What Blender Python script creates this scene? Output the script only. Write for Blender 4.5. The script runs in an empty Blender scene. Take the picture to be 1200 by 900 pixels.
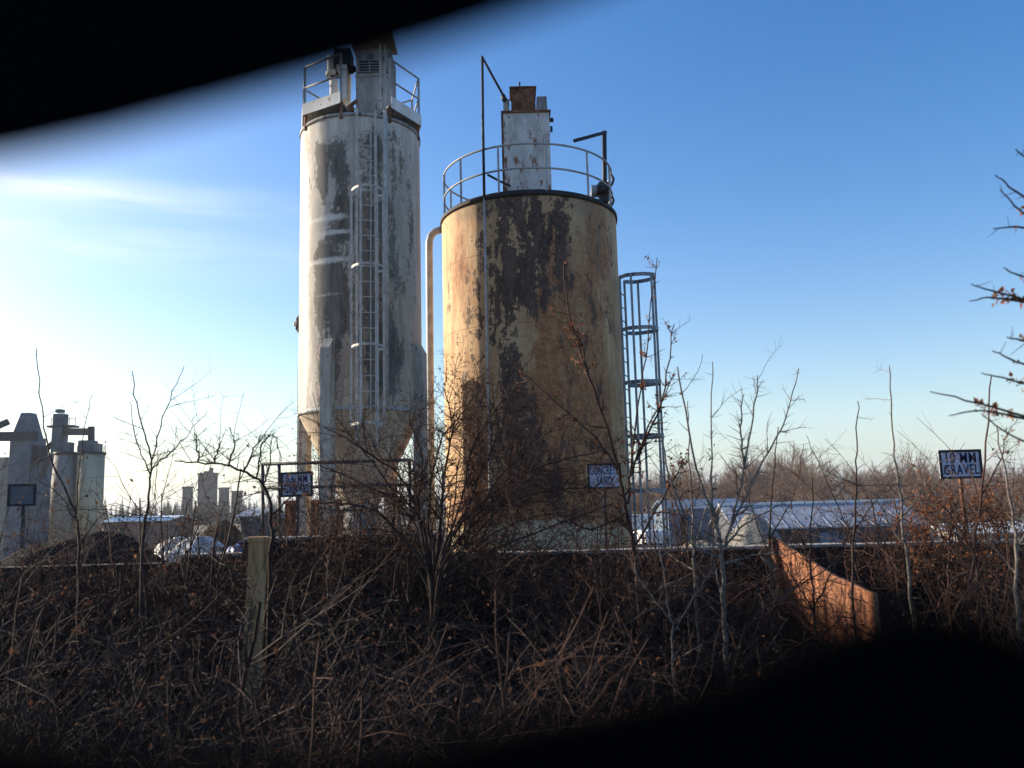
import bpy, math, random
import numpy as np
from mathutils import Vector, Matrix, noise
random.seed(7)
PI = math.pi
R_ = math.radians
scene = bpy.context.scene
COL = scene.collection

# ------------------------------------------------------------------ camera
EYE = Vector((0, 0, 1.65))
PITCH, ROLL, F = R_(8.08), R_(-1.5), 1000.0
CM = Matrix.Rotation(PI/2 + PITCH, 3, 'X') @ Matrix.Rotation(ROLL, 3, 'Z')
RIGHT, UP, FWD = CM @ Vector((1, 0, 0)), CM @ Vector((0, 1, 0)), CM @ Vector((0, 0, -1))
cd = bpy.data.cameras.new('camera')
cd.sensor_width = 36; cd.lens = 30
cd.clip_start = 0.01; cd.clip_end = 6000
cd.dof.use_dof = True; cd.dof.focus_distance = 17; cd.dof.aperture_fstop = 3.7
cam = bpy.data.objects.new('camera', cd); COL.objects.link(cam)
cam.location = EYE; cam.rotation_euler = CM.to_euler()
scene.camera = cam

def P(px, py, Y):
    """the place, Y metres ahead, that is seen at that spot of the survey photograph"""
    d = FWD + RIGHT*((px-600)/F) + UP*((450-py)/F)
    return EYE + d*(Y/d.y)
def depth(p): return (Vector(p)-EYE).dot(FWD)

# ------------------------------------------------------------------ mesh builder
class MB:
    def __init__(self): self.v = []; self.f = []; self.sm = []
    def add(self, vs, fs, smooth=False):
        b = len(self.v)
        self.v.extend([tuple(x) for x in vs])
        self.f.extend([tuple(i+b for i in f) for f in fs])
        self.sm.extend([smooth]*len(fs))
    def box(self, c, s, rz=0, M=None, taper=1.0):
        c = Vector(c); hx, hy, hz = s[0]/2, s[1]/2, s[2]/2
        rot = M if M is not None else Matrix.Rotation(rz, 3, 'Z')
        vs = []
        for z in (-1, 1):
            t = taper if z > 0 else 1
            for x, y in ((-1, -1), (1, -1), (1, 1), (-1, 1)):
                vs.append(c + rot @ Vector((x*hx*t, y*hy*t, z*hz)))
        self.add(vs, [(3, 2, 1, 0), (4, 5, 6, 7), (0, 1, 5, 4), (1, 2, 6, 5), (2, 3, 7, 6), (3, 0, 4, 7)])
    def bar(self, a, b, w, h=None):
        a, b = Vector(a), Vector(b); d = b-a; L = d.length
        h = h or w
        q = d.to_track_quat('Z', 'Y').to_matrix()
        self.box((a+b)/2, (w, h, L), M=q)
    def tube(self, pts, rad, sides=8, caps=True, closed=False):
        pts = [Vector(p) for p in pts]; n = len(pts)
        if not hasattr(rad, '__len__'): rad = [rad]*n
        vs = []
        nrm = None
        for i, p in enumerate(pts):
            if closed: t = pts[(i+1) % n]-pts[i-1]
            else: t = pts[min(i+1, n-1)]-pts[max(i-1, 0)]
            if t.length < 1e-9: t = Vector((0, 0, 1))
            t.normalize()
            if nrm is None:
                r = Vector((0, 0, 1)) if abs(t.z) < .9 else Vector((1, 0, 0))
                nrm = t.cross(r).normalized()
            else:
                nrm = nrm - t*nrm.dot(t)
                if nrm.length < 1e-6: nrm = t.orthogonal()
                nrm.normalize()
            bn = t.cross(nrm)
            for k in range(sides):
                a = 2*PI*k/sides
                vs.append(p + (nrm*math.cos(a)+bn*math.sin(a))*rad[i])
        fs = []
        for i in range(n if closed else n-1):
            j = (i+1) % n
            for k in range(sides):
                k2 = (k+1) % sides
                fs.append((i*sides+k, i*sides+k2, j*sides+k2, j*sides+k))
        self.add(vs, fs, sides > 3)
        if caps and not closed:
            b = len(self.v)-len(vs)
            self.f.append(tuple(b+k for k in reversed(range(sides)))); self.sm.append(False)
            self.f.append(tuple(b+(n-1)*sides+k for k in range(sides))); self.sm.append(False)
    def cyl(self, a, b, r, sides=24, r2=None):
        self.tube([a, b], [r, r if r2 is None else r2], sides)
    def lathe(self, prof, c, sides=48, cap=True):
        c = Vector(c); n = len(prof); vs = []
        for r, z in prof:
            for k in range(sides):
                a = 2*PI*k/sides
                vs.append(c+Vector((r*math.sin(a), -r*math.cos(a), z)))
        fs = []
        for i in range(n-1):
            for k in range(sides):
                k2 = (k+1) % sides
                fs.append((i*sides+k, i*sides+k2, (i+1)*sides+k2, (i+1)*sides+k))
        self.add(vs, fs, True)
        b = len(self.v)-len(vs)
        if cap:
            self.f.append(tuple(b+k for k in reversed(range(sides)))); self.sm.append(False)
            self.f.append(tuple(b+(n-1)*sides+k for k in range(sides))); self.sm.append(False)
    def prism(self, poly, off):
        """poly: list of points, extruded by the vector off"""
        n = len(poly); off = Vector(off)
        vs = [Vector(p) for p in poly]+[Vector(p)+off for p in poly]
        fs = [tuple(reversed(range(n))), tuple(range(n, 2*n))]
        for i in range(n):
            j = (i+1) % n
            fs.append((i, j, n+j, n+i))
        self.add(vs, fs)
    def build(self, name, m, parent=None):
        me = bpy.data.meshes.new(name)
        me.from_pydata(self.v, [], self.f)
        me.polygons.foreach_set('use_smooth', self.sm)
        me.materials.append(m); me.update()
        o = bpy.data.objects.new(name, me); COL.objects.link(o)
        if parent is not None:
            o.parent = parent
            if parent.type == 'EMPTY' and parent.location.length > 0:
                me.transform(Matrix.Translation(-parent.location))
            elif parent.parent is not None and parent.parent.location.length > 0:
                me.transform(Matrix.Translation(-parent.parent.location))
        return o

def thing(name, label, cat, loc=(0, 0, 0), group=None):
    o = bpy.data.objects.new(name, None); COL.objects.link(o)
    o.location = Vector(loc); o['label'] = label; o['category'] = cat
    o.empty_display_size = .2
    if group: o['group'] = group
    return o
def tag(o, label, cat, group=None, kind=None):
    o['label'] = label; o['category'] = cat
    if group: o['group'] = group
    if kind: o['kind'] = kind
    return o
def struct(o): o['kind'] = 'structure'; return o
def copy_tree(o, parent=None):
    c = o.copy(); COL.objects.link(c)
    if parent is not None: c.parent = parent
    for ch in [x for x in bpy.data.objects if x.parent == o]: copy_tree(ch, c)
    return c

# ------------------------------------------------------------------ materials
class NT:
    def __init__(self, name):
        self.m = bpy.data.materials.new(name); self.m.use_nodes = True
        self.t = self.m.node_tree; self.n = self.t.nodes; self.l = self.t.links
        self.b = self.n['Principled BSDF']
        self.tc = self.n.new('ShaderNodeTexCoord')
    def link(self, a, b): self.l.new(a, b)
    def mapping(self, scale=(1, 1, 1), src='Object'):
        mp = self.n.new('ShaderNodeMapping'); mp.inputs['Scale'].default_value = scale
        self.link(self.tc.outputs[src], mp.inputs['Vector']); return mp.outputs[0]
    def noise(self, scale, detail=6, rough=.6, vec=None, dist=0):
        n = self.n.new('ShaderNodeTexNoise')
        n.inputs['Scale'].default_value = scale; n.inputs['Detail'].default_value = detail
        n.inputs['Roughness'].default_value = rough; n.inputs['Distortion'].default_value = dist
        self.link(vec if vec is not None else self.tc.outputs['Object'], n.inputs['Vector'])
        return n.outputs['Fac']
    def attr(self, name):
        a = self.n.new('ShaderNodeAttribute'); a.attribute_name = name; return a.outputs['Fac']
    def math(self, op, a, b=None, clamp=False):
        m = self.n.new('ShaderNodeMath'); m.operation = op; m.use_clamp = clamp
        for i, x in enumerate((a, b)):
            if x is None: continue
            if isinstance(x, (int, float)): m.inputs[i].default_value = x
            else: self.link(x, m.inputs[i])
        return m.outputs[0]
    def step(self, x, lo, hi):
        r = self.n.new('ShaderNodeMapRange'); r.interpolation_type = 'SMOOTHSTEP'
        r.inputs['From Min'].default_value = lo; r.inputs['From Max'].default_value = hi
        self.link(x, r.inputs['Value']); return r.outputs[0]
    def mix(self, f, a, b):
        m = self.n.new('ShaderNodeMix'); m.data_type = 'RGBA'
        if isinstance(f, (int, float)): m.inputs[0].default_value = f
        else: self.link(f, m.inputs[0])
        for x, s in ((a, m.inputs[6]), (b, m.inputs[7])):
            if isinstance(x, tuple): s.default_value = (*x, 1)
            else: self.link(x, s)
        return m.outputs[2]
    def done(self, col, rough=.8, bump=None, bs=.3, bd=.01, spec=.3, metal=0):
        if isinstance(col, tuple): self.b.inputs['Base Color'].default_value = (*col, 1)
        else: self.link(col, self.b.inputs['Base Color'])
        self.b.inputs['Roughness'].default_value = rough
        self.b.inputs['Specular IOR Level'].default_value = spec
        self.b.inputs['Metallic'].default_value = metal
        if bump is not None:
            b = self.n.new('ShaderNodeBump'); b.inputs['Strength'].default_value = bs
            b.inputs['Distance'].default_value = bd
            self.link(bump, b.inputs['Height']); self.link(b.outputs[0], self.b.inputs['Normal'])
        return self.m

def weathered(name, a, b, c=None, scale=3, streak=(1, 1, 1), rough=.8, spec=.3, lo=.4, hi=.62, cfrac=(.58, .68), bd=.01, metal=0):
    t = NT(name); mp = t.mapping(streak)
    n1 = t.noise(scale, 8, .65, mp); n2 = t.noise(scale*3.1, 6, .6, mp)
    col = t.mix(t.step(n1, lo, hi), a, b)
    if c is not None: col = t.mix(t.step(n2, *cfrac), col, c)
    return t.done(col, rough, n2, .4, bd, spec, metal)
def bark(name, a, b):
    t = NT(name); oi = t.n.new('ShaderNodeObjectInfo')
    n = t.noise(25, 4, .7); n2 = t.noise(1.7, 3, .6)
    col = t.mix(t.step(t.math('ADD', t.math('MULTIPLY', n, .5), t.math('MULTIPLY', n2, .5)), .38, .62), a, b)
    return t.done(col, .85, n, .3, .003, .25)
def leafmat(name, cols, trans=.35):
    t = NT(name)
    g = t.n.new('ShaderNodeNewGeometry')
    r = t.n.new('ShaderNodeValToRGB')
    e = r.color_ramp.elements
    e[0].position = 0; e[0].color = (*cols[0], 1); e[1].position = 1; e[1].color = (*cols[-1], 1)
    for i, c in enumerate(cols[1:-1]): x = e.new((i+1)/(len(cols)-1)); x.color = (*c, 1)
    t.link(g.outputs['Random Per Island'], r.inputs[0])
    m = t.done(r.outputs[0], .75, None, spec=.2)
    tr = t.n.new('ShaderNodeBsdfTranslucent'); t.link(r.outputs[0], tr.inputs[0])
    mx = t.n.new('ShaderNodeMixShader'); mx.inputs[0].default_value = trans
    t.link(t.b.outputs[0], mx.inputs[1]); t.link(tr.outputs[0], mx.inputs[2])
    t.link(mx.outputs[0], t.n['Material Output'].inputs[0]); return m

M = {}
M['bark'] = bark('brown_bark', (.024, .0145, .0115), (.075, .047, .037))
M['bark_dark'] = bark('dark_bark', (.014, .0095, .008), (.045, .030, .025))
M['bark_red'] = bark('reddish_bark', (.036, .017, .0125), (.10, .052, .038))
M['bark_grey'] = bark('grey_bark', (.08, .065, .055), (.24, .20, .165))
M['wood_far'] = bark('woodland_bark', (.11, .07, .052), (.22, .15, .112))
M['leaf'] = leafmat('dead_leaves', [(.03, .016, .011), (.07, .032, .02), (.12, .055, .03), (.05, .032, .022), (.13, .08, .05)])
M['leaf_orange'] = leafmat('orange_dead_leaves', [(.16, .05, .022), (.28, .10, .04), (.20, .08, .04), (.33, .16, .08)])
M['litter'] = leafmat('leaf_litter', [(.022, .015, .011), (.055, .032, .022), (.035, .023, .017), (.085, .046, .03)], .1)
M['earth'] = weathered('earth', (.03, .022, .016), (.065, .045, .032), (.09, .06, .04), 1.4, rough=.95, spec=.1)
M['black'] = NT('black_bitumen').done((.0022, .0022, .0024), .95, spec=.02)
M['dark_steel'] = weathered('dark_steel', (.02, .025, .035), (.04, .04, .045), (.10, .05, .03), 5, rough=.6)
M['rim_black'] = weathered('black_rim', (.012, .013, .016), (.03, .028, .028), (.06, .03, .02), 4, rough=.7)
M['galv'] = weathered('galvanised_steel', (.30, .30, .30), (.42, .41, .40), (.28, .17, .11), 6, rough=.55, cfrac=(.62, .72))
M['cage_white'] = weathered('faded_white_steel', (.37, .33, .295), (.50, .46, .42), (.22, .14, .09), 6, rough=.6, cfrac=(.6, .7))
M['cage_grey'] = weathered('blue_grey_steel', (.20, .21, .225), (.30, .305, .31), (.22, .13, .09), 5, rough=.6, cfrac=(.6, .7))
M['filter'] = weathered('filter_housing', (.40, .38, .36), (.58, .56, .53), (.23, .10, .05), 3.2, (1, 1, .35), cfrac=(.55, .64))
M['filter_grey'] = weathered('grey_filter_housing', (.22, .21, .20), (.36, .34, .32), (.10, .08, .07), 3.2, (1, 1, .3), cfrac=(.55, .64))
M['white_steel'] = weathered('white_steel', (.60, .58, .54), (.74, .72, .69), (.33, .19, .12), 4, (1, 1, .4), cfrac=(.6, .68))
M['rust'] = weathered('rust', (.085, .035, .02), (.22, .10, .055), (.05, .03, .025), 5, rough=.9)
M['rust_sheet'] = weathered('rusty_sheet', (.27, .095, .042), (.46, .20, .095), (.11, .042, .026), 5.5, (1, 1, .22), rough=.9, cfrac=(.46, .64), bd=.004)
M['timber'] = weathered('old_timber', (.37, .205, .095), (.52, .32, .165), (.20, .12, .05), 7, (1, 1, .15), rough=.9, cfrac=(.52, .62), bd=.01)
M['sleeper'] = weathered('tarred_sleeper', (.008, .007, .0065), (.022, .017, .014), (.036, .018, .014), 3, (.3, 1, 1), rough=.9, bd=.012)
M['coping'] = weathered('pale_coping', (.32, .29, .25), (.48, .45, .40), (.15, .12, .10), 9, rough=.9)
M['tarp_dark'] = weathered('dark_tarpaulin', (.012, .011, .011), (.02, .018, .018), (.035, .026, .022), 2, rough=.9, spec=.05)
M['tarp_blue'] = weathered('blue_tarpaulin', (.09, .16, .34), (.16, .24, .42), None, 2, rough=.5)
M['plastic'] = weathered('white_sheeting', (.40, .385, .355), (.62, .60, .57), None, 1.1, rough=.5)
M['sign_face'] = weathered('sign_face', (.42, .42, .51), (.54, .54, .64), (.30, .29, .31), 9, rough=.6, cfrac=(.62, .7))
M['sign_ink'] = weathered('sign_ink', (.008, .012, .05), (.015, .02, .07), None, 20, rough=.7)
M['sign_edge'] = weathered('sign_edge', (.012, .013, .022), (.03, .028, .03), None, 20, rough=.7)
M['gravel'] = weathered('gravel', (.17, .155, .135), (.27, .25, .22), (.12, .11, .09), 6, rough=.95, bd=.05)
M['sand'] = weathered('sand', (.36, .29, .19), (.50, .42, .29), None, 3, rough=.95, bd=.03)
M['shed_blue'] = weathered('blue_cladding', (.09, .13, .19), (.13, .175, .235), None, .8, (1, 1, .2), rough=.55)
M['shed_dark'] = weathered('dark_cladding', (.05, .055, .07), (.08, .085, .10), None, .8, rough=.7)
M['roof_grey'] = weathered('grey_roof_sheet', (.24, .26, .30), (.34, .36, .40), None, .6, rough=.6, spec=.3)
M['roof_white'] = weathered('white_roof_sheet', (.62, .62, .60), (.78, .78, .76), None, .5, rough=.4)
M['brick_far'] = weathered('reddish_wall', (.17, .10, .08), (.25, .16, .12), None, .5, rough=.9)
M['wall_pale'] = weathered('pale_render', (.36, .34, .30), (.46, .43, .38), None, .6, rough=.9)
M['opening'] = NT('dark_opening').done((.015, .016, .02), .5)
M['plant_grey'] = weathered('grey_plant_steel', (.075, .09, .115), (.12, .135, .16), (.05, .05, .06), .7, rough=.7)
M['silo_far'] = weathered('cream_silo', (.33, .285, .19), (.43, .38, .26), (.22, .165, .11), .9, (1, 1, .12), rough=.8)
M['silo_far2'] = weathered('grey_cream_silo', (.21, .19, .17), (.29, .265, .235), (.15, .12, .10), .9, (1, 1, .12), rough=.8)
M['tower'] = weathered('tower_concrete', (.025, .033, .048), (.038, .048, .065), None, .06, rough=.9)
M['glass'] = NT('dark_glass').done((.02, .025, .03), .1, spec=.6)
M['van'] = weathered('white_van_paint', (.70, .70, .70), (.80, .80, .79), None, .8, rough=.3, spec=.5)
M['tyre'] = NT('tyre').done((.02, .02, .02), .9)
M['conifer'] = weathered('conifer_needles', (.018, .026, .024), (.035, .045, .038), None, 2, rough=.9)
M['dry_grass'] = leafmat('dry_grass', [(.06, .046, .03), (.10, .08, .05), (.045, .034, .022), (.13, .10, .065)], .2)

# ------------------------------------------------------------------ light
SUN_AZ, SUN_EL = R_(-68), R_(18)
S = Vector((math.sin(SUN_AZ)*math.cos(SUN_EL), math.cos(SUN_AZ)*math.cos(SUN_EL), math.sin(SUN_EL)))
ld = bpy.data.lights.new('sun', 'SUN'); ld.energy = 5; ld.angle = R_(.53); ld.color = (1, .88, .70)
lo = bpy.data.objects.new('sun', ld); COL.objects.link(lo)
lo.rotation_euler = S.to_track_quat('Z', 'Y').to_euler(); lo.location = S*50
w = bpy.data.worlds.new('World'); scene.world = w; w.use_nodes = True
nt = w.node_tree; bg = nt.nodes['Background']
sky = nt.nodes.new('ShaderNodeTexSky'); sky.sky_type = 'NISHITA'; sky.sun_disc = False
sky.sun_elevation = SUN_EL; sky.sun_rotation = SUN_AZ % (2*PI)
sky.air_density = 1.0; sky.dust_density = 1.1; sky.ozone_density = 1.5; sky.altitude = 100
# thin cirrus bands, fixed to the sky by azimuth and elevation
def wn(op, a, b=None):
    m = nt.nodes.new('ShaderNodeMath'); m.operation = op
    for i, x in enumerate((a, b)):
        if x is None: continue
        if isinstance(x, (int, float)): m.inputs[i].default_value = x
        else: nt.links.new(x, m.inputs[i])
    return m.outputs[0]
wtc = nt.nodes.new('ShaderNodeTexCoord'); wsp = nt.nodes.new('ShaderNodeSeparateXYZ'); nt.links.new(wtc.outputs['Generated'], wsp.inputs[0])
az = wn('ARCTAN2', wsp.outputs[0], wsp.outputs[1]); elv = wn('ARCSINE', wsp.outputs[2])
wcb = nt.nodes.new('ShaderNodeCombineXYZ'); nt.links.new(wn('MULTIPLY', az, 5.0), wcb.inputs[0]); nt.links.new(wn('MULTIPLY', elv, 46.0), wcb.inputs[1])
wno = nt.nodes.new('ShaderNodeTexNoise'); wno.inputs['Scale'].default_value = 1.3; wno.inputs['Detail'].default_value = 7; wno.inputs['Distortion'].default_value = .5
nt.links.new(wcb.outputs[0], wno.inputs['Vector'])
cdv = (P(110, 224, 100)-EYE).normalized(); c_az, c_el = math.atan2(cdv.x, cdv.y), math.asin(cdv.z)
def gauss(x, c, wd): return wn('POWER', 2.718, wn('MULTIPLY', wn('POWER', wn('ABSOLUTE', wn('DIVIDE', wn('SUBTRACT', x, c), wd)), 2.0), -1.0))
band = wn('MULTIPLY', gauss(wn('ADD', elv, wn('MULTIPLY', az, -.02)), c_el-.02*c_az, .014), gauss(az, c_az, .16))
band2 = wn('MULTIPLY', gauss(elv, c_el-.05, .03), gauss(az, c_az-.1, .35))
cm = wn('MULTIPLY', wn('ADD', wn('MULTIPLY', band, .5), wn('MULTIPLY', band2, .25)), wn('SUBTRACT', wn('MULTIPLY', wno.outputs['Fac'], 2.0), .3))
hs = nt.nodes.new('ShaderNodeHueSaturation'); hs.inputs['Saturation'].default_value = 1.42; hs.inputs['Hue'].default_value = .510; hs.inputs['Value'].default_value = 1.0
nt.links.new(sky.outputs[0], hs.inputs['Color']); wmx = nt.nodes.new('ShaderNodeMix'); wmx.data_type = 'RGBA'; wmx.clamp_factor = True
nt.links.new(cm, wmx.inputs[0]); nt.links.new(hs.outputs[0], wmx.inputs[6]); wmx.inputs[7].default_value = (6.0, 6.0, 6.1, 1)
whz = nt.nodes.new('ShaderNodeMix'); whz.data_type = 'RGBA'; whz.clamp_factor = True
nt.links.new(wn('MULTIPLY', wn('POWER', 2.718, wn('MULTIPLY', wn('MAXIMUM', elv, 0.0), -11.0)), .84), whz.inputs[0])
nt.links.new(wmx.outputs[2], whz.inputs[6]); whz.inputs[7].default_value = (3.2, 3.45, 3.95, 1)
nt.links.new(whz.outputs[2], bg.inputs[0]); bg.inputs[1].default_value = .125
vs = scene.view_settings
vs.view_transform = 'Standard'; vs.look = 'None'; vs.gamma = 1; vs.use_curve_mapping = False
vs.exposure = 0.92
scene.cycles.max_bounces = 6; scene.cycles.diffuse_bounces = 3; scene.cycles.volume_bounces = 0
scene.cycles.transparent_max_bounces = 8; scene.cycles.use_denoising = True

# ------------------------------------------------------------------ ground
def smooth(a, b, x):
    t = min(1, max(0, (x-a)/(b-a))); return t*t*(3-2*t)
def ground_z(x, y):
    if y < 8.45: return .12*math.sin(x*.9+y*.7)*math.sin(y*1.3+1)*smooth(1, 3, y)
    if y < 12.2: return .62+.1*math.sin(x*1.1)
    return .62+(-3.0-.62)*smooth(12.2, 15.4, y)
ys = [-40, -8, -2, 0]+[.5*i for i in range(1, 17)]+[8.45, 8.46]+[9+.5*i for i in range(16)]+[20, 30, 50, 80, 130, 250, 600, 1300, 2400]
xs = [-2400, -900, -300, -100, -40, -20]+[-14+i*.7 for i in range(41)]+[20, 40, 100, 300, 900, 2400]
g = MB()
vv = [(x, y, ground_z(x, y)) for y in ys for x in xs]
nx = len(xs)
g.add(vv, [(j*nx+i, j*nx+i+1, (j+1)*nx+i+1, (j+1)*nx+i) for j in range(len(ys)-1) for i in range(nx-1)], True)
t = NT('ground_soil')
n1 = t.noise(.9, 8, .7); n2 = t.noise(14, 6, .7); n3 = t.noise(.03, 5, .6)
sep = t.n.new('ShaderNodeSeparateXYZ'); t.link(t.tc.outputs['Object'], sep.inputs[0])
near = t.mix(t.step(n1, .38, .62), (.02, .014, .011), (.045, .032, .024))
near = t.mix(t.step(n2, .5, .7), near, (.045, .032, .024))
far = t.mix(t.step(n3, .4, .6), (.15, .12, .075), (.23, .20, .15))
col = t.mix(t.step(sep.outputs[1], 13, 18), near, far)
ground = struct(g.build('ground', t.done(col, .95, n2, .5, .02, .1)))

# ------------------------------------------------------------------ silos
def surf(px, py, c, R, Y):
    """height and angle of a spot on a round tank seen at that place in the photograph"""
    th = 0
    for _ in range(4):
        q = P(px, py, Y-R*math.cos(th)); th = math.asin(max(-.98, min(.98, (q.x-c.x)/R)))
    return th, q.z
def shell(name, prof, c, m, parent, fields, sides=144):
    """tank shell with one float attribute per stain or painted light field: sums of soft blobs laid out by angle and height"""
    b = MB(); b.lathe(prof, c, sides, cap=True)
    o = b.build(name, m, parent)
    n = len(prof)*sides
    for an, blobs in fields.items():
        at = o.data.attributes.new(an, 'FLOAT', 'POINT')
        vals = np.zeros(len(o.data.vertices), dtype=np.float32)
        i = 0
        for r, z in prof:
            zz = c.z+z
            for k in range(sides):
                a = 2*PI*k/sides
                if a > PI: a -= 2*PI
                s = 0
                for (ba, bz, wa, wz, amp) in blobs:
                    d = ((a-ba)/wa)**2+((zz-bz)/wz)**2
                    if d < 6: s += amp*math.exp(-d)
                vals[i] = s; i += 1
        at.data.foreach_set('value', vals)
    return o
def rings(z0, z1, n, r): return [(r, z0+(z1-z0)*i/n) for i in range(n+1)]

# ---- the wide rusty tank
YB = 19.0
cB = P(621.5, 330, YB); RB = 102.5/F*depth(cB)
cB = Vector((cB.x, YB, -3.0))
zB = P(621, 224, YB-RB).z
t = NT('rusty_tank_paint')
mpS = t.mapping((1, 1, .16)); mpM = t.mapping((1, 1, .55))
st = t.noise(4.2, 9, .7, mpS); bl = t.noise(2.3, 10, .72, mpM, .4); fi = t.noise(9, 8, .7); sp = t.noise(30, 5, .7)
base = t.mix(t.step(st, .36, .66), (.43, .245, .118), (.60, .415, .235))
base = t.mix(t.math('MULTIPLY', t.step(bl, .48, .72), .55), base, (.31, .19, .10))
rv = t.math('ADD', t.attr('rusty'), t.math('MULTIPLY', t.math('SUBTRACT', bl, .5), 1.7))
base = t.mix(t.math('MULTIPLY', t.step(rv, .12, .6), .9), base, t.mix(t.step(fi, .4, .62), (.24, .085, .032), (.40, .19, .08)))
gv = t.math('ADD', t.attr('grey'), t.math('MULTIPLY', t.math('SUBTRACT', st, .5), 1.6))
base = t.mix(t.math('MULTIPLY', t.step(gv, .3, .9), .7), base, (.24, .17, .105))
dv = t.math('ADD', t.attr('dark'), t.math('ADD', t.math('MULTIPLY', t.math('SUBTRACT', bl, .5), 3.6), t.math('ADD', t.math('MULTIPLY', t.math('SUBTRACT', st, .5), 3.6), t.math('MULTIPLY', t.math('SUBTRACT', fi, .5), 2.4))))
dark = t.mix(t.step(st, .38, .62), (.024, .017, .015), (.085, .048, .036))
dark = t.mix(t.math('MULTIPLY', t.step(fi, .50, .62), .6), dark, (.155, .10, .068))
zs = t.n.new('ShaderNodeSeparateXYZ'); t.link(t.tc.outputs['Object'], zs.inputs[0])
seam = t.step(t.math('ABSOLUTE', t.math('SUBTRACT', t.math('FRACT', t.math('DIVIDE', t.math('ADD', zs.outputs[2], t.math('MULTIPLY', bl, .06)), 1.52)), .5)), .0, .016)
pv_ = t.math('ADD', t.attr('pale'), t.math('MULTIPLY', t.math('SUBTRACT', st, .5), .8))
base = t.mix(t.math('MULTIPLY', t.step(pv_, .3, .8), .85), base, (.60, .52, .36))
base = t.mix(t.math('MULTIPLY', t.math('SUBTRACT', 1.0, seam), .45), base, (.16, .09, .05))
base = t.mix(t.math('MULTIPLY', t.step(dv, .48, .64), .95), base, dark)
base = t.mix(t.step(t.math('ADD', sp, t.math('MULTIPLY', t.attr('dark'), .08)), .69, .74), base, (.10, .05, .03))
zz = t.n.new('ShaderNodeSeparateXYZ'); t.link(t.tc.outputs['Object'], zz.inputs[0])
m_tank = t.done(base, .75, t.math('ADD', t.math('ADD', fi, dv), seam), .35, .012, .3)
def bB(l): return [(*surf(px, py, cB, RB, YB), wp/102.5, hp/F*18, a) for px, py, wp, hp, a in l]
fB = {'dark': bB([(616, 290, 32, 60, .68), (592, 270, 26, 40, .38), (640, 262, 28, 36, .5), (655, 300, 12, 60, .4), (582, 340, 22, 44, .45), (615, 335, 28, 26, .5), (590, 400, 22, 60, .5),
                  (602, 445, 20, 44, .5), (590, 500, 24, 36, .6), (622, 520, 36, 42, .75), (642, 560, 28, 40, .55), (600, 570, 32, 44, .5), (693, 521, 12, 7, .8), (555, 310, 14, 90, .32), (575, 240, 40, 12, .4),
                  (690, 300, 5, 60, .25), (560, 420, 8, 90, .25), (720, 480, 10, 50, .4), (700, 250, 10, 34, .3), (660, 400, 10, 14, .4), (655, 235, 20, 10, .4)]),
      'rusty': bB([(655, 340, 22, 90, .75), (645, 430, 30, 70, .6), (700, 420, 26, 150, .42), (580, 600, 60, 34, 1.0), (640, 600, 70, 30, .9), (540, 300, 16, 80, .45), (665, 545, 24, 80, .85), (710, 560, 24, 60, .65), (700, 270, 24, 70, .55), (560, 520, 16, 60, .6), (530, 420, 12, 180, .25), (680, 480, 50, 40, .5)]),
      'pale': bB([(600, 632, 200, 16, 1.0), (640, 615, 50, 10, .5)]),
      'grey': bB([(695, 270, 30, 60, .7), (560, 245, 40, 24, .6), (668, 330, 14, 60, .4), (720, 380, 8, 190, .5), (600, 236, 90, 14, .7), (690, 420, 30, 90, .2)])}
tank = thing('storage_tank', 'wide tan tank with dark peeling patches and rust beside the pale silo', 'tank', cB)
shell('shell', rings(0, zB+3.0-.085, 130, RB), cB, m_tank, tank, fB)
b = MB(); b.lathe([(RB+.035, zB+3.0-.085), (RB+.035, zB+3.0), (RB-.1, zB+3.02), (.3, zB+3.2)], cB, 96); b.build('roof_rim', M['rim_black'], tank)
b = MB(); b.lathe([(RB+.02, 5.55), (RB+.024, 5.58), (RB+.02, 5.61)], cB, 96, cap=False)
zr = zB
# railing
def ring(c, r, z, tr, a0=0, a1=2*PI, n=64, mb=None, sides=6):
    pts = [(c.x+r*math.sin(a0+(a1-a0)*i/n), c.y-r*math.cos(a0+(a1-a0)*i/n), z) for i in range(n+1)]
    closed = abs(a1-a0-2*PI) < 1e-6
    mb.tube(pts[:-1] if closed else pts, tr, sides, closed=closed)
rail = thing('x', '', '')  # placeholder root replaced below
bpy.data.objects.remove(rail)
hr = 1.07
b = MB(); ring(cB, RB-.06, zr+hr, .022, mb=b); b.build('top_rail', M['galv'], tank)
b = MB(); ring(cB, RB-.06, zr+hr*.5, .022, mb=b); b.build('middle_rail', M['galv'], tank)
b = MB(); b.lathe([(RB-.05, zB+3.0), (RB-.05, zB+3.06), (RB-.062, zB+3.06), (RB-.062, zB+3.0)], cB, 96, cap=False); b.build('toe_board', M['rim_black'], tank)
for i in range(12):
    a = 2*PI*(i+.35)/12
    b = MB(); q = Vector((cB.x+(RB-.06)*math.sin(a), cB.y-(RB-.06)*math.cos(a), zr)); b.bar(q, q+Vector((0, 0, hr)), .045, .02)
    b.build('railing_post', M['galv'], tank)
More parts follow.
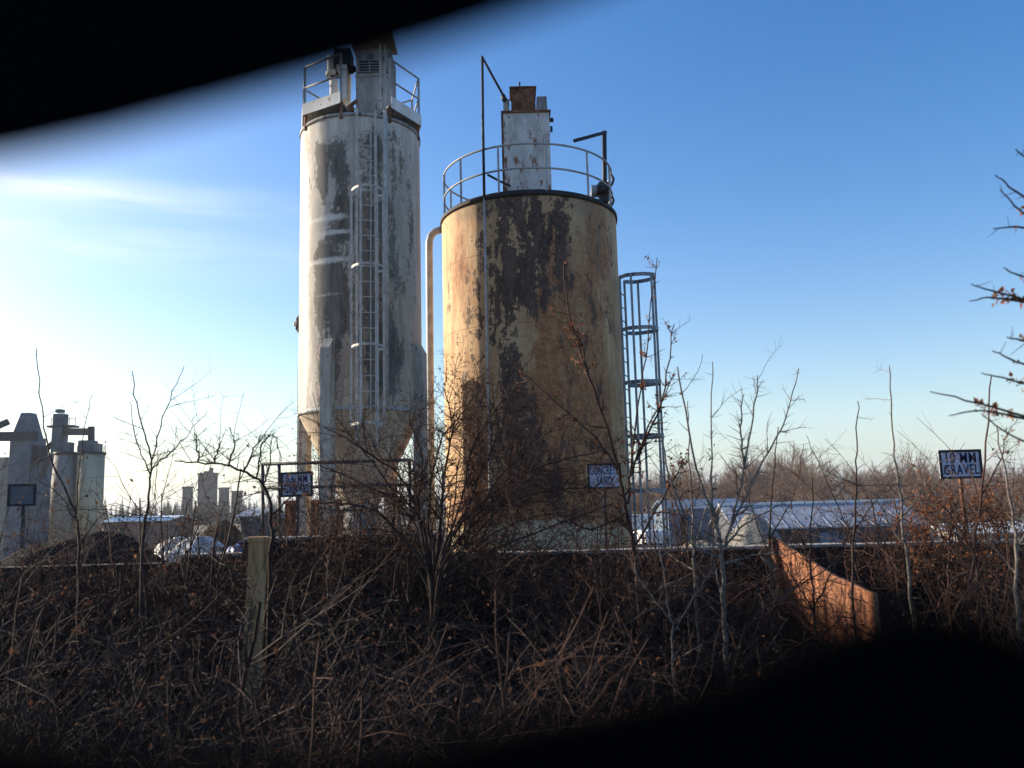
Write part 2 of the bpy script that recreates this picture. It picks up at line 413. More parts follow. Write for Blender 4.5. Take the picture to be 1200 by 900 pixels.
# filter housing on the roof
yf = YB-.35
fl, fr = P(590, 175, yf-.45).x, P(645, 175, yf-.45).x; fz = P(617, 132, yf-.45).z; fc = (fl+fr)/2; fw = fr-fl
fil = thing('dust_filter', 'white rust streaked filter cabinet on the roof of the rusty tank', 'dust filter', (fc, yf, zB))
b = MB(); b.box((fc, yf, (zB+.1+fz)/2), (fw, .9, fz-zB-.1))
b.build('housing', M['filter'], fil)
b = MB(); b.box((fc, yf, fz+.02), (fw+.07, .97, .05)); b.box((fc, yf-.462, zB+.42), (fw*.8, .03, .05)); b.box((fc, yf-.462, zB+.30), (fw*.8, .03, .04))
b.box((fl-.012, yf-.43, (zB+fz)/2), (.05, .06, fz-zB)); b.build('flange', M['rust'], fil)
q1 = P(598, 134, yf-.3); q2 = P(626, 105, yf-.3)
b = MB(); b.box(((q1.x+q2.x)/2+.02, yf-.1, (fz+.05+q2.z)/2), (q2.x-q1.x, .6, q2.z-fz-.05), taper=.96)
b.box(((q1.x+q2.x)/2+.02, yf-.1, q2.z+.012), (q2.x-q1.x+.05, .66, .03)); b.build('top_box', M['rust'], fil)
q3 = P(641, 113, yf-.2)
b = MB(); b.box(((q2.x+q3.x)/2+.02, yf, (fz+.05+q3.z)/2), (q3.x-q2.x-.03, .5, q3.z-fz-.05), taper=.85); b.build('motor_cover', M['filter_grey'], fil)
b = MB(); b.box((fl+.09, yf-.1, fz+.22), (.14, .5, .34)); b.build('side_duct', M['filter_grey'], fil)
b = MB(); q = P(609, 108, yf-.2); b.cyl(q, q+Vector((0, 0, .24)), .022, 8); b.build('vent_pipe', M['dark_steel'], fil)
b = MB(); b.cyl((fr+.02, yf-.3, fz-.12), (fr+.10, yf-.3, fz-.12), .05, 10); b.build('valve', M['dark_steel'], fil); b = MB(); b.cyl((fr+.02, yf-.3, fz-.34), (fr+.07, yf-.3, fz-.34), .07, 10); b.build('valve', M['dark_steel'], fil)
b = MB(); pts = [P(572, 205, YB-RB+.2), P(585, 212, YB-1.2), P(598, 218, YB-.9)]; b.tube(pts, .025, 6); b.build('hose', M['dark_steel'], fil)
# vent pole with stay, running down the front
yp = YB-RB*math.cos(math.asin((567-621.5)/103))-.07
pole = thing('fill_pipe', 'thin pipe rising up the rusty tank front and above its railing', 'pipe', P(575, 645, yp))
b = MB(); b.tube([P(575.5, 640, yp), P(573, 520, yp), P(570, 380, yp), P(567.5, 232, yp)], .026, 8); b.build('riser', M['cage_white'], pole)
b = MB(); b.tube([P(567.5, 232, yp), P(566, 150, yp), P(565, 66, yp)], .03, 8); b.build('upper_pipe', M['dark_steel'], pole)
b = MB(); b.tube([P(565, 67, yp), P(591, 114, yf-.45)], .028, 8); b.tube([P(589, 112, yf-.47), P(592, 118, yf-.47)], .06, 8); b.build('stay', M['dark_steel'], pole)
for py in (300, 410, 520):
    b = MB(); q = P(568+(py-250)*.02, py, yp); b.box(q+Vector((0, .04, 0)), (.12, .09, .03)); b.build('clip', M['galv'], pole)
# davit
yd = YB-.3
dv_ = thing('davit_hoist', 'black davit arm standing at the right edge of the rusty tank roof', 'hoist', P(709, 243, yd))
b = MB(); b.tube([P(709, 245, yd), P(708, 154, yd)], .055, 10); b.build('post', M['dark_steel'], dv_)
b = MB(); b.tube([P(710, 155, yd), P(673, 165, yd-.6)], .04, 8); b.build('arm', M['dark_steel'], dv_)
b = MB(); b.box(P(707, 226, yd-.1), (.22, .2, .45)); b.cyl(P(700, 222, yd-.2), P(714, 222, yd-.2), .12, 12); b.build('winch', M['dark_steel'], dv_)
b = MB(); b.cyl(P(693, 224, yd), P(702, 224, yd), .14, 14); b.build('drum', M['galv'], dv_)
b = MB(); pts = [P(716+3*math.sin(i*1.3), 205+i*5, yd+.15) for i in range(9)]; b.tube(pts, .035, 6); b.build('chain', M['dark_steel'], dv_)

# caged ladders ------------------------------------------------
def caged_ladder(root, base, top, out, w, dep, hoops, m, mrung, rail_top=None, strap_ang=(-80, -40, 0, 40, 80), hoop_h=.05, strap_w=.05):
    """base/top: centre of the ladder foot and head; out: unit vector away from the tank; hoops: heights"""
    out = Vector(out).normalized(); side = Vector((-out.y, out.x, 0))
    axis = top-base
    def at(z): return base+axis*((z-base.z)/axis.z)
    for s in (-1, 1):
        b = MB(); b.bar(base+side*s*w*.5, at(rail_top or top.z)+side*s*w*.5, .05, .02); b.build('stile', m, root)
    n = int((top.z-base.z)/.3)
    for i in range(n):
        q = at(base.z+.15+.3*i); b = MB(); b.tube([q-side*w*.5, q+side*w*.5], .013, 5); b.build('rung', mrung, root)
    r = w*.5+.12
    def hp(q, a):
        a = R_(a)
        return q+out*(dep*.35+math.cos(a)*dep*.65)+side*(math.sin(a)*r)
    for z in hoops:
        q = at(z); b = MB()
        pts = [q+side*(-w*.5)]+[hp(q, a) for a in range(-100, 101, 20)]+[q+side*w*.5]
        for i in range(len(pts)-1): b.bar(pts[i]-(pts[i+1]-pts[i])*.02, pts[i+1], .012, hoop_h) if False else b.add(
            [pts[i]+Vector((0, 0, -hoop_h/2)), pts[i+1]+Vector((0, 0, -hoop_h/2)), pts[i+1]+Vector((0, 0, hoop_h/2)), pts[i]+Vector((0, 0, hoop_h/2)),
             pts[i]*1+out*.012+Vector((0, 0, -hoop_h/2)), pts[i+1]+out*.012+Vector((0, 0, -hoop_h/2)), pts[i+1]+out*.012+Vector((0, 0, hoop_h/2)), pts[i]+out*.012+Vector((0, 0, hoop_h/2))],
            [(0, 1, 2, 3), (7, 6, 5, 4), (0, 4, 5, 1), (3, 2, 6, 7), (0, 3, 7, 4), (1, 5, 6, 2)])
        b.build('hoop', m, root)
    for a in strap_ang:
        b = MB(); b.bar(hp(at(min(hoops)-.03), a), hp(at(max(hoops)+.03), a), strap_w, .012); b.build('strap', m, root)

ylad = YB+.2
def hz(py, Y, px): return P(px, py, Y).z
lb = P(738, 650, ylad); lt = P(729, 320, ylad)
lad = thing('caged_ladder', 'grey caged ladder on the right side of the rusty tank', 'ladder', (lb.x, lb.y, -3))
ob = Vector((.93, -.36, 0))
lx = cB.x+(RB+.14)*.93; lyy = cB.y-(RB+.14)*.36
top_ = Vector((lx, lyy, hz(326, lyy, 735)))
caged_ladder(lad, Vector((lx, lyy, -3)), top_, ob, .42, .74, [hz(y, lyy, 755) for y in (327, 388, 450, 512, 575, 640)], M['cage_grey'], M['cage_grey'], strap_ang=(-88, -28, 28, 88), hoop_h=.085)

# elbow pipe into the tank from the left
yq = YB+.2
pp = thing('elbow_pipe', 'grey pipe with a bent top entering the left side of the rusty tank', 'pipe', P(506, 640, yq))
pts = [P(506, 640, yq), P(504.5, 500, yq), P(503, 300, yq), P(503, 284, yq), P(505, 276, yq), P(510, 271, yq), P(522, 268, yq)]
b = MB(); b.tube(pts, .085, 12); b.build('pipe', M['galv'], pp)
b = MB(); b.cyl(P(504, 470, yq), P(504.2, 474, yq), .12, 14); b.build('flange', M['galv'], pp)

# ---- the slim pale silo
YA = 17.0
cA = P(423, 330, YA); RA = 70/F*depth(cA); cA = Vector((cA.x, YA, -3.0))
zA = P(423, 164, YA).z+3.0; zH = P(423, 486, YA).z+3.0; zC = P(420, 596, YA).z+3.0
t = NT('stained_silo_paint')
mpS = t.mapping((1, 1, .12)); mpB = t.mapping((1, 1, .4))
st = t.noise(6, 9, .7, mpS); bl = t.noise(3.5, 10, .7, mpB, .5); fi = t.noise(14, 8, .7); big = t.noise(1.1, 4, .6)
base = t.mix(t.step(st, .36, .66), (.40, .345, .295), (.63, .57, .495))
base = t.mix(t.math('MULTIPLY', t.step(bl, .5, .7), .55), base, (.29, .245, .20))
bv = t.math('ADD', t.attr('brown'), t.math('MULTIPLY', t.math('SUBTRACT', st, .5), 1.2))
base = t.mix(t.math('MULTIPLY', t.step(bv, .2, .8), .75), base, t.mix(t.step(st, .4, .6), (.33, .22, .135), (.50, .375, .25)))
dv = t.math('ADD', t.attr('dark'), t.math('ADD', t.math('MULTIPLY', t.math('SUBTRACT', bl, .5), 2.2), t.math('ADD', t.math('MULTIPLY', t.math('SUBTRACT', st, .5), 2.6), t.math('MULTIPLY', t.math('SUBTRACT', fi, .5), 1.5))))
base = t.mix(t.math('MULTIPLY', t.step(dv, .30, .68), .9), base, t.mix(t.step(st, .36, .64), (.045, .038, .034), (.17, .138, .112)))
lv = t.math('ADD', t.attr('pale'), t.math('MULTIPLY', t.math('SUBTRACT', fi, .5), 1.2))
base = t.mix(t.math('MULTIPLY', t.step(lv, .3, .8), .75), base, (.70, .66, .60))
m_silo = t.done(base, .75, t.math('ADD', fi, st), .3, .01, .3)
def bA(l): return [(*surf(px, py, cA, RA, YA), wp/70, hp/F*16.2, a) for px, py, wp, hp, a in l]
fA = {'dark': bA([(376, 205, 12, 34, .85), (398, 195, 16, 26, .9), (402, 240, 14, 30, .85), (400, 272, 14, 16, .8), (375, 300, 12, 26, .75), (390, 312, 22, 28, .85), (398, 355, 20, 38, .9), (375, 350, 12, 34, .75),
                  (440, 180, 16, 30, .65), (438, 240, 18, 40, .65), (440, 300, 18, 50, .65), (440, 380, 18, 60, .7), (462, 420, 14, 40, .65), (394, 420, 14, 50, .65), (376, 450, 10, 60, .55), (478, 230, 14, 90, .4), (440, 440, 22, 40, .55), (362, 240, 4, 50, .4), (484, 330, 8, 120, .35), (464, 300, 12, 120, .28), (385, 170, 40, 14, .4)]),
      'brown': bA([(440, 430, 60, 70, .8), (460, 480, 40, 50, .9), (430, 540, 70, 50, 1.2), (478, 440, 20, 80, .7), (440, 340, 50, 110, .5), (470, 260, 30, 100, .45), (430, 180, 60, 40, .35)]),
      'pale': bA([(358, 250, 9, 90, 1.0), (358, 400, 8, 100, 1.0), (385, 255, 30, 5, .9), (392, 272, 26, 4, .9), (385, 305, 34, 5, .9), (386, 215, 4, 40, .6), (470, 300, 14, 50, .3), (385, 345, 26, 3, .6)])}  # sunlight painted in along the left edge; the rest are pale paint patches
silo = thing('cement_silo', 'tall slim pale silo with dark weather stains and cone bottom on legs', 'silo', cA)
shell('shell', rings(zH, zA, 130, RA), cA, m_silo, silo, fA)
n = 40
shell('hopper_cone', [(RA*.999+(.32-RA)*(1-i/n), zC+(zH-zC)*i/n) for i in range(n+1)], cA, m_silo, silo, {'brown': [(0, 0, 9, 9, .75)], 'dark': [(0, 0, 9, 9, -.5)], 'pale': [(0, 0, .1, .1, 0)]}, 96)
b = MB(); b.lathe([(RA+.012, zH-.03), (RA+.022, zH), (RA+.012, zH+.04)], cA, 96, cap=False); b.build('seam_band', M['galv'], silo)
b = MB(); b.lathe([(.34, zC-.9), (.34, zC+.02)], cA, 24); b.lathe([(.42, zC-.02), (.42, zC+.05)], cA, 24); b.build('outlet_spout', M['filter_grey'], silo)
b = MB(); b.lathe([(RA+.02, zA-.05), (RA+.02, zA+.02), (.5, zA+.35)], cA, 96); b.build('roof_cone', M['filter_grey'], silo)
zL = P(495, 406, YA-.5).z
for ang in (-18, 72, 162, -108):
    a = R_(ang); d = Vector((math.sin(a), -math.cos(a), 0)); q = cA+d*(RA+.07)
    lg = MB(); lg.box((q.x, q.y, (-3+zL-.12)/2), (.21, .21, zL-.12+3), a)
    lg.add([q+Matrix.Rotation(a, 3, 'Z') @ Vector(v) for v in ((-.105, -.105, zL-.12+3), (.105, -.105, zL-.12+3), (.105, .105, zL-.12+3), (-.105, .105, zL-.12+3), (-.105, .0, zL+.06+3), (.105, .0, zL+.06+3), (.105, .104, zL+.06+3), (-.105, .104, zL+.06+3))],
           [(4, 5, 6, 7), (0, 1, 5, 4), (1, 2, 6, 5), (2, 3, 7, 6), (3, 0, 4, 7)])
    lg.build('leg', M['silo_leg'] if 'silo_leg' in M else M.setdefault('silo_leg', weathered('leg_steel', (.30, .27, .23), (.42, .39, .34), (.2, .13, .08), 5, (1, 1, .2), cfrac=(.58, .66))), silo)
# horizontal bracing low down
for i in range(4):
    a, a2 = R_((-18, 72, 162, -108)[i]), R_((72, 162, -108, -18)[i])
    p1 = cA+Vector((math.sin(a), -math.cos(a), 0))*(RA+.07); p2 = cA+Vector((math.sin(a2), -math.cos(a2), 0))*(RA+.07)
    b = MB(); b.bar(p1+Vector((0, 0, 2.2)), p2+Vector((0, 0, 2.2)), .09); b.build('brace', M['silo_leg'], silo)
# round level gauge
q = P(358, 380, YA-.1)
b = MB(); d = Vector((-1, -.35, 0)).normalized(); e0 = q+d*-.12; b.cyl(e0, q+d*.16, .175, 18); b.tube([q+d*.16, q+d*.20], [.15, .10], 18)
o = b.build('level_gauge', M['dark_steel'], silo)
b = MB(); b.tube([q+d*.20, q+d*.23], [.06, .04], 12); b.build('gauge_lens', M['galv'], o)
b = MB(); b.tube([P(352, 545, YA-.1), P(351.5, 420, YA-.1), P(354, 400, YA-.1)], .035, 8); b.build('conduit', M['galv'], silo)
# platform round the head of the silo
zp = P(423, 151, YA).z
plat = thing('silo_platform', 'eight sided railed walkway round the head of the pale silo', 'platform', (cA.x, cA.y, zp))
RO = 71/F*depth((cA.x, YA, zp))
def oc(r, i, z): a = 2*PI*(i-.17)/8; return Vector((cA.x+r*math.sin(a), cA.y-r*math.cos(a), z))
b = MB()
gap = (0,)   # bay 0 is the ladder opening
for i in range(8):
    if i in gap: continue
    p = [oc(RO, i, zp), oc(RO, i+1, zp), oc(RA*.55, i+1, zp), oc(RA*.55, i, zp)]
    b.prism(p, (0, 0, .04))
b.build('deck', M['filter_grey'], plat)
for i in range(8):
    if i in gap: continue
    b = MB(); p1, p2 = oc(RO+.01, i, zp-.05), oc(RO+.01, i+1, zp-.05); o1, o2 = oc(RO+.03, i, zp-.05), oc(RO+.03, i+1, zp-.05)
    b.prism([p1, p2, o2, o1], (0, 0, .24)); b.build('toe_board', M['white_steel'], plat)
for i in range(8):
    p = oc(RO-.02, i, zp); b = MB(); b.bar(p, p+Vector((0, 0, 1.0)), .045, .03); b.build('railing_post', M['galv'], plat)
    if i in gap: continue
    for h, nm in ((1.0, 'top_rail'), (.55, 'middle_rail')):
        b = MB(); b.tube([oc(RO-.02, i, zp+h), oc(RO-.02, i+1, zp+h)], .02, 6); b.build(nm, M['galv'], plat)
for i in (0, 1, 2, 5, 6, 7):
    b = MB(); b.bar(oc(RA+.01, i, zp-.35), oc(RO-.05, i, zp-.01), .05, .05); b.build('bracket', M['rust'], plat)
# head gear
hy = YA-.2
hx0, hx1 = P(417, 100, hy-.4).x, P(458, 100, hy-.4).x
hzt = P(437, 58, hy-.4).z
head = thing('dust_filter', 'tall grey louvred filter unit crowning the slim pale silo', 'dust filter', ((hx0+hx1)/2, hy, zp))
b = MB(); b.box(((hx0+hx1)/2, hy, (zp-.1+hzt)/2), (hx1-hx0, .8, hzt-zp+.1)); b.build('housing', M['filter_grey'], head)
zl = P(432, 78, hy-.4).z
b = MB(); b.box(((hx0+hx1)/2-.07, hy-.405, zl), (.42, .03, .26)); b.build('louvre', M['opening'], head)
b = MB()
for k in range(5): b.box(((hx0+hx1)/2-.07, hy-.425, zl-.12+.06*k), (.42, .03, .014))
b.box(((hx0+hx1)/2-.07, hy-.425, zl), (.03, .03, .27)); b.box(((hx0+hx1)/2, hy-.405, zl-.2), (hx1-hx0+.03, .03, .04)); b.build('louvre_slats', M['galv'], head)
b = MB(); q = P(405, 105, hy-.1); b.box((q.x, hy-.1, q.z), (.13, .5, .62)); b.box((q.x-.03, hy-.1, q.z+.36), (.2, .55, .1)); b.build('side_cabinet', M['white_steel'], head)
b = MB(); q = P(388, 66, hy-.1); q2 = P(388.5, 88, hy-.1); q3 = P(392, 122, hy-.1)
b.cyl(q2, q, .085, 14); b.tube([q2+Vector((0, 0, -.03)), q2+Vector((0, 0, .05))], .12, 14); b.cyl(q3, P(391, 94, hy-.1), .09, 14); b.build('vent_stack', M['white_steel'], head)
b = MB(); b.tube([q2, P(398, 88, hy-.1), P(417, 80, hy-.1)], .07, 10); b.box(P(403, 72, hy-.1), (.34, .4, .36)); b.build('duct', M['dark_steel'], head)
b = MB(); b.bar(P(380, 150, hy-.6), P(418, 118, hy-.5), .06); b.bar(P(398, 130, hy-.5), P(415, 128, hy-.5), .09); b.build('brace', M['rust'], head)
b = MB(); b.box(P(437, 50, hy-.2), (.9, .9, .06)); b.box(P(437, 40, hy-.2), (.5, .5, .25)); b.build('head_cap', M['filter_grey'], head)
# ladder with cage on the front
la = math.asin((P(431, 330, YA-RA*.95).x-cA.x)/(RA+.13)); out = Vector((math.sin(la), -math.cos(la), 0)); q = cA+out*(RA+.13)
lad2 = thing('caged_ladder', 'pale caged ladder running up the front of the slim silo', 'ladder', (q.x, q.y, P(430, 545, q.y).z))
yl = q.y
caged_ladder(lad2, Vector((q.x, q.y, P(430, 525, yl).z)), Vector((q.x, q.y, P(430, 128, yl).z)), out, .36, .62, [hz(y, yl-.5, 430) for y in (219, 310, 404, 496)], M['cage_white'], M['cage_white'], strap_ang=(-88, -30, 30, 88), hoop_h=.045, strap_w=.045)
b = MB(); b.bar(P(434.5, 500, yl-.62), P(434.5, 150, yl-.62), .05, .012); b.build('strap', M['cage_white'], lad2)
for px in (446, 452):
    b = MB(); b.bar(P(px, 128, yl-.05), P(px-1, 52, yl-.05), .05, .03); b.build('stile_extension', M['cage_white'], lad2)
b = MB(); b.tube([P(453, 480, yl+.05), P(452.5, 300, yl+.05), P(451, 130, yl+.05)], .04, 8); b.build('riser_pipe', M['cage_white'], lad2)
# pipe frame in front of the slim silo
fy = 13.6
fr_ = thing('pipe_frame', 'thin grey pipe railing frame behind the left gravel sign', 'railing', P(340, 640, fy))
for seg in ([(307, 544), (480, 539)], [(308, 572), (480, 568)]):
    b = MB(); b.tube([P(*seg[0], fy), P(*seg[1], fy)], .03, 6); b.build('rail', M['dark_steel'], fr_)
for px, y0, y1 in ((307.5, 543, 655), (327, 543, 655), (480, 538, 655)):
    b = MB(); b.tube([P(px, y0, fy), P(px+1, y1+12, fy)], .028, 6); b.build('post', M['dark_steel'], fr_)

# ------------------------------------------------------------------ walls of the bays
def wall(name, label, a, b_, zt, th, seed, rows=5, coping=True, z0=-.1):
    a, b_ = Vector(a), Vector(b_); rg = random.Random(seed)
    root = thing(name, label, 'wall', ((a.x+b_.x)/2, (a.y+b_.y)/2, z0))
    d = (b_-a); L = d.length; d.normalize(); nrm = Vector((-d.y, d.x, 0))
    ang = math.atan2(d.y, d.x); h = (zt-z0)/rows
    mb = MB()
    for r in range(rows):
        x = 0
        while x < L:
            l = min(L-x, rg.uniform(1.9, 2.7))
            c = a+d*(x+l/2)+nrm*(th/2+rg.uniform(-.018, .018)); c.z = z0+h*(r+.5)
            mb.box(c, (l-.012, th, h-.014), ang)
            x += l
    mb.build('sleepers', M['sleeper'], root)
    if coping:
        mb = MB(); x = 0
        while x < L:
            l = min(L-x, rg.uniform(1.2, 2.2)); c = a+d*(x+l/2)+nrm*(th/2); c.z = zt+.012+rg.uniform(-.004, .004)
            mb.box(c, (l-.01, th+.03, .026), ang); x += l
        mb.build('coping', M['coping'], root)
    return root
YW = 8.5
zW = P(600, 651, YW).z
wall('bay_wall', 'long dark sleeper wall with pale coping behind the thicket', (P(520, 650, YW).x, YW, 0), (9.5, YW, 0), zW, .24, 3)
wall('bay_wall', 'low dark wall left of the timber post', (P(212, 655, YW).x, YW, 0), (P(282, 655, YW).x, YW, 0), P(245, 652, YW).z, .24, 4)
wall('bay_wall', 'dark wall without coping sunk in brambles at the left', (-9.5, YW, 0), (P(211, 655, YW).x, YW, 0), P(245, 652, YW).z-.05, .24, 6, coping=False)
p1, p2 = P(284, 634, YW+.1), P(519, 620, YW+.5)
wall('bay_wall', 'higher crumbling wall between the timber post and the big bush', (p1.x, p1.y, 0), (p2.x, p2.y, 0), p1.z, .3, 5)
# cross wing: rusty sheet on the bay side
wing = thing('rusty_sheet', 'sunlit orange rusted steel sheet slanting down from the wall', 'steel sheet', P(940, 740, 7.6))
A0, A1 = P(907, 632, 8.42), P(936, 770, 8.15)
B0, B1 = P(1018, 696, 6.4), P(1030, 810, 6.35)
n = 40; vsx = []
for i in range(n+1):
    s = i/n
    tp = A0.lerp(B0, s); bt = A1.lerp(B1, s)
    tp = tp+Vector((0, 0, .010*math.sin(s*7)+.004*math.sin(s*23+1)-.02*math.sin(s*PI)))
    off = Vector((.9, .35, 0))*(.012*math.sin(s*2*PI*3)+.03*s*s)
    vsx.append((tp+off, bt+off))
b = MB(); th = Vector((.05, .02, 0))
vs_ = []
for tp, bt in vsx: vs_ += [tp, bt, tp+th, bt+th]
fs = []
for i in range(n):
    o = i*4; q = o+4
    fs += [(o, o+1, q+1, q), (o+2, q+2, q+3, o+3), (o, q, q+2, o+2), (o+1, o+3, q+3, q+1)]
fs += [(0, 2, 3, 1), (n*4, n*4+1, n*4+3, n*4+2)]
b.add(vs_, fs, True); b.build('sheet', M['rust_sheet'], wing)
b = MB(); b.bar(A0+Vector((-.03, -.02, .02)), A1+Vector((-.03, -.02, -.05)), .05, .07); b.build('edge_strip', M['rust'], wing)

# timber post in the thicket
po = P(293, 845, 5.5); pt = P(303, 634, 5.5)
post = thing('timber_post', 'square mossy timber post standing in the thicket before the wall', 'post', (po.x, po.y, 0))
b = MB(); a0 = Vector((po.x-.02, 5.5, -.1)); ax = (pt-a0)
b.box((a0+pt)/2, (.115, .11, ax.length), M=Matrix.Rotation(R_(12), 3, 'Z') @ ax.to_track_quat('Z', 'Y').to_matrix() @ Matrix.Rotation(PI/2*0, 3, 'Z')); b.build('shaft', M['timber'], post)
b = MB(); b.box(pt+Vector((0, 0, .012)), (.125, .12, .03), R_(12)); b.build('cap', M['timber'], post)

# tarpaulined heap at the left edge
def heap(name, label, cat, c, rx, ry, h, m, seed, seg=44, rg=22, rough=.12, kind=None):
    rnd = random.Random(seed); b = MB(); c = Vector(c)
    ph = [rnd.uniform(0, 6.28) for _ in range(6)]
    vs = [c+Vector((0, 0, h*.995))]
    for j in range(1, rg+1):
        r = j/rg
        for k in range(seg):
            a = 2*PI*k/seg
            wob = 1+rough*(math.sin(2*a+ph[0])+.6*math.sin(3*a+ph[1])+.4*math.sin(7*a+ph[2]))
            z = h*(math.cos(r*PI)*.5+.5)**.8*(1+.5*rough*r*(math.sin(5*a+ph[3]+4*r)*.5+math.sin(3*a+9*r+ph[4])*.4))
            nz = noise.fractal(Vector((r*math.cos(a)*2.2+seed, r*math.sin(a)*2.2, seed*.7)), 1.0, 2.0, 3)
            vs.append(c+Vector((rx*r*wob*math.cos(a), ry*r*wob*math.sin(a), z*(1+rough*2.2*nz*min(1, r*2.2)) if r < 1 else -.1)))
    fs = [(0, 1+k, 1+(k+1) % seg) for k in range(seg)]
    for j in range(rg-1):
        for k in range(seg):
            k2 = (k+1) % seg
            fs.append((1+j*seg+k, 1+(j+1)*seg+k, 1+(j+1)*seg+k2, 1+j*seg+k2))
    b.add(vs, fs, True); o = b.build(name, m)
    return tag(o, label, cat)
q = P(100, 624, 10.4)
heap('tarpaulin_heap', 'dark tarpaulin covered heap behind the wall at the left', 'heap', (q.x, 10.4, .55), 1.9, 1.1, q.z-.55, M['tarp_dark'], 3)

# ------------------------------------------------------------------ signs
def text_mesh(body, size, m, name='lettering', xs=1.0, bold=.014):
    cu = bpy.data.curves.new('t', 'FONT'); cu.body = body; cu.size = size; cu.align_x = 'CENTER'; cu.align_y = 'CENTER'
    cu.offset = bold*size; cu.extrude = .002; cu.resolution_u = 3; cu.space_line = .95; cu.space_character = 1.12
    tmp = bpy.data.objects.new('t', cu); COL.objects.link(tmp)
    dg = bpy.context.evaluated_depsgraph_get(); dg.update()
    me = bpy.data.meshes.new_from_object(tmp.evaluated_get(dg))
    bpy.data.objects.remove(tmp)
    me.name = name; me.materials.clear(); me.materials.append(m)
    o = bpy.data.objects.new(name, me); COL.objects.link(o); return o
def sign(label, px, py, wpx, hpx, Y, lines, tilt=0, foot=650, mpost='rust', fx=0, turn=0, face='sign_face'):
    c = P(px, py, Y); k = depth(c)/F; w_, h_ = wpx*k, hpx*k
    f = P(px+fx, foot, Y)
    zf = ground_z(f.x, Y)-.05
    root = thing('sign_board', label, 'sign', (c.x, Y, zf))
    M4 = Matrix.Translation(c) @ Matrix.Rotation(turn, 4, 'Z') @ Matrix.Rotation(PI/2, 4, 'X') @ Matrix.Rotation(tilt, 4, 'Z')
    def put(mb, nm, m):
        o = mb.build(nm, m); o.data.transform(M4); o.data.transform(Matrix.Translation(-root.location)); o.parent = root; return o
    b = MB(); b.box((0, 0, 0), (w_, h_, .012)); put(b, 'panel', M[face])
    b = MB(); e = .028
    for s in (-1, 1):
        b.box((0, s*(h_-e)/2, .009), (w_, e, .012)); b.box((s*(w_-e)/2, 0, .009), (e, h_-2*e-.002, .012))
    put(b, 'border', M['sign_edge'])
    for ln, sz, yo, xw in lines:
        o = text_mesh(ln, sz*h_, M['sign_ink'])
        xs_ = [v.co.x for v in o.data.vertices]; wd = max(xs_)-min(xs_)
        o.data.transform(Matrix.Diagonal((xw*w_/wd, 1, 1, 1)))
        o.data.transform(Matrix.Translation((0, yo*h_, .0085))); o.data.transform(M4); o.data.transform(Matrix.Translation(-root.location)); o.parent = root
    b = MB(); top = c+Vector((0, .03, h_*.4)); b.bar(top, Vector((f.x, Y+.03, zf)), .035, .035); b.build('post', M[mpost], root)
    return root
sign('grey sign lettered CONCRETE SAND in front of the rusty tank', 708, 558, 40, 30, 10.2, [('CONCRETE', .46, .205, .84), ('SAND', .46, -.20, .46)], R_(0), fx=3, mpost='dark_steel')
sign('grey sign lettered 10 MM GRAVEL on a reddish post at the right', 1125.5, 544, 50, 34, 10.0, [('10 MM', .50, .20, .70), ('GRAVEL', .48, -.20, .82)], R_(0), fx=10)
sign('dark grey sign lettered 5.6 MM GRAVEL before the slim silo', 348, 567.5, 37, 29, 10.5, [('5.6 MM', .46, .20, .66), ('GRAVEL', .46, -.20, .80)], R_(1), mpost='dark_steel', turn=R_(4))
sign('blank framed grey sign on a dark post before the far left plant', 26, 580, 33, 26, 11.0, [], 0, mpost='dark_steel', face='plant_grey')

# ------------------------------------------------------------------ far plant on the left
def yard(px, Y): q = P(px, 600, Y); return Vector((q.x, Y, -3))
# twin cream silos and elevator tower
Yp = 100
def far_silo(label, pl, pr, ptop, m, Y, cone=None):
    c = P((pl+pr)/2, 600, Y); k = depth(c)/F; r = (pr-pl)/2*k; zt = P((pl+pr)/2, ptop, Y).z
    root = thing('cement_silo', label, 'silo', (c.x, Y, -3))
    b = MB(); b.lathe([(r if not cone else cone*r, 0), (r, zt+3)] if cone else [(r, 0), (r, zt+3)], (c.x, Y, -3), 28); b.build('shell', m, root)
    b = MB(); b.lathe([(r+.12, zt+3-.1), (r+.12, zt+3+.12), (r+.05, zt+3.2)], (c.x, Y, -3), 28); b.build('roof_deck', M['dark_steel'], root)
    return root, c, r, zt
s1, c1, r1, z1 = far_silo('cream round silo right of the pair in the far left plant', 89, 119, 532, M['silo_far'], Yp)
for i in range(10):
    a = 2*PI*i/10; b = MB(); q = Vector((c1.x+r1*math.sin(a), Yp-r1*math.cos(a), z1+.1)); b.bar(q, q+Vector((0, 0, .9)), .06); b.build('railing_post', M['plant_grey'], s1)
b = MB(); b.box(P(103, 524, Yp), (1.6, 1.5, 1.5)); b.build('intake_box', M['plant_grey'], s1)
b = MB(); b.box(P(113, 526, Yp), (.9, 1.2, 1.2)); b.build('filter_box', M['silo_far2'], s1)
s2, c2, r2, z2 = far_silo('grey cream silo widening at its foot in the far left plant', 62, 86, 532, M['silo_far2'], Yp, 1.6)
b = MB(); b.box(P(80, 525, Yp), (.9, 1.0, 1.3)); b.build('intake_box', M['plant_grey'], s2)
el = thing('elevator_tower', 'slender conveyor elevator head rising above the far cream silos', 'elevator', yard(70, Yp+1.8))
Ye = Yp+1.8
b = MB(); q0, q1 = P(63, 600, Ye), P(71, 500, Ye); b.bar((q0.x, Ye, -3), q1, 1.5, 1.2); b.build('leg_casing', M['plant_grey'], el)
b = MB(); q = P(71, 493, Ye); b.box(q, (1.25, 1.2, 1.6)); b.box(q+Vector((-.1, 0, 1.15)), (.75, .8, .4)); b.build('head_box', M['plant_grey'], el)
b = MB(); b.box(P(74, 500, Ye), (3.1, 1.6, .22)); b.build('head_platform', M['dark_steel'], el)
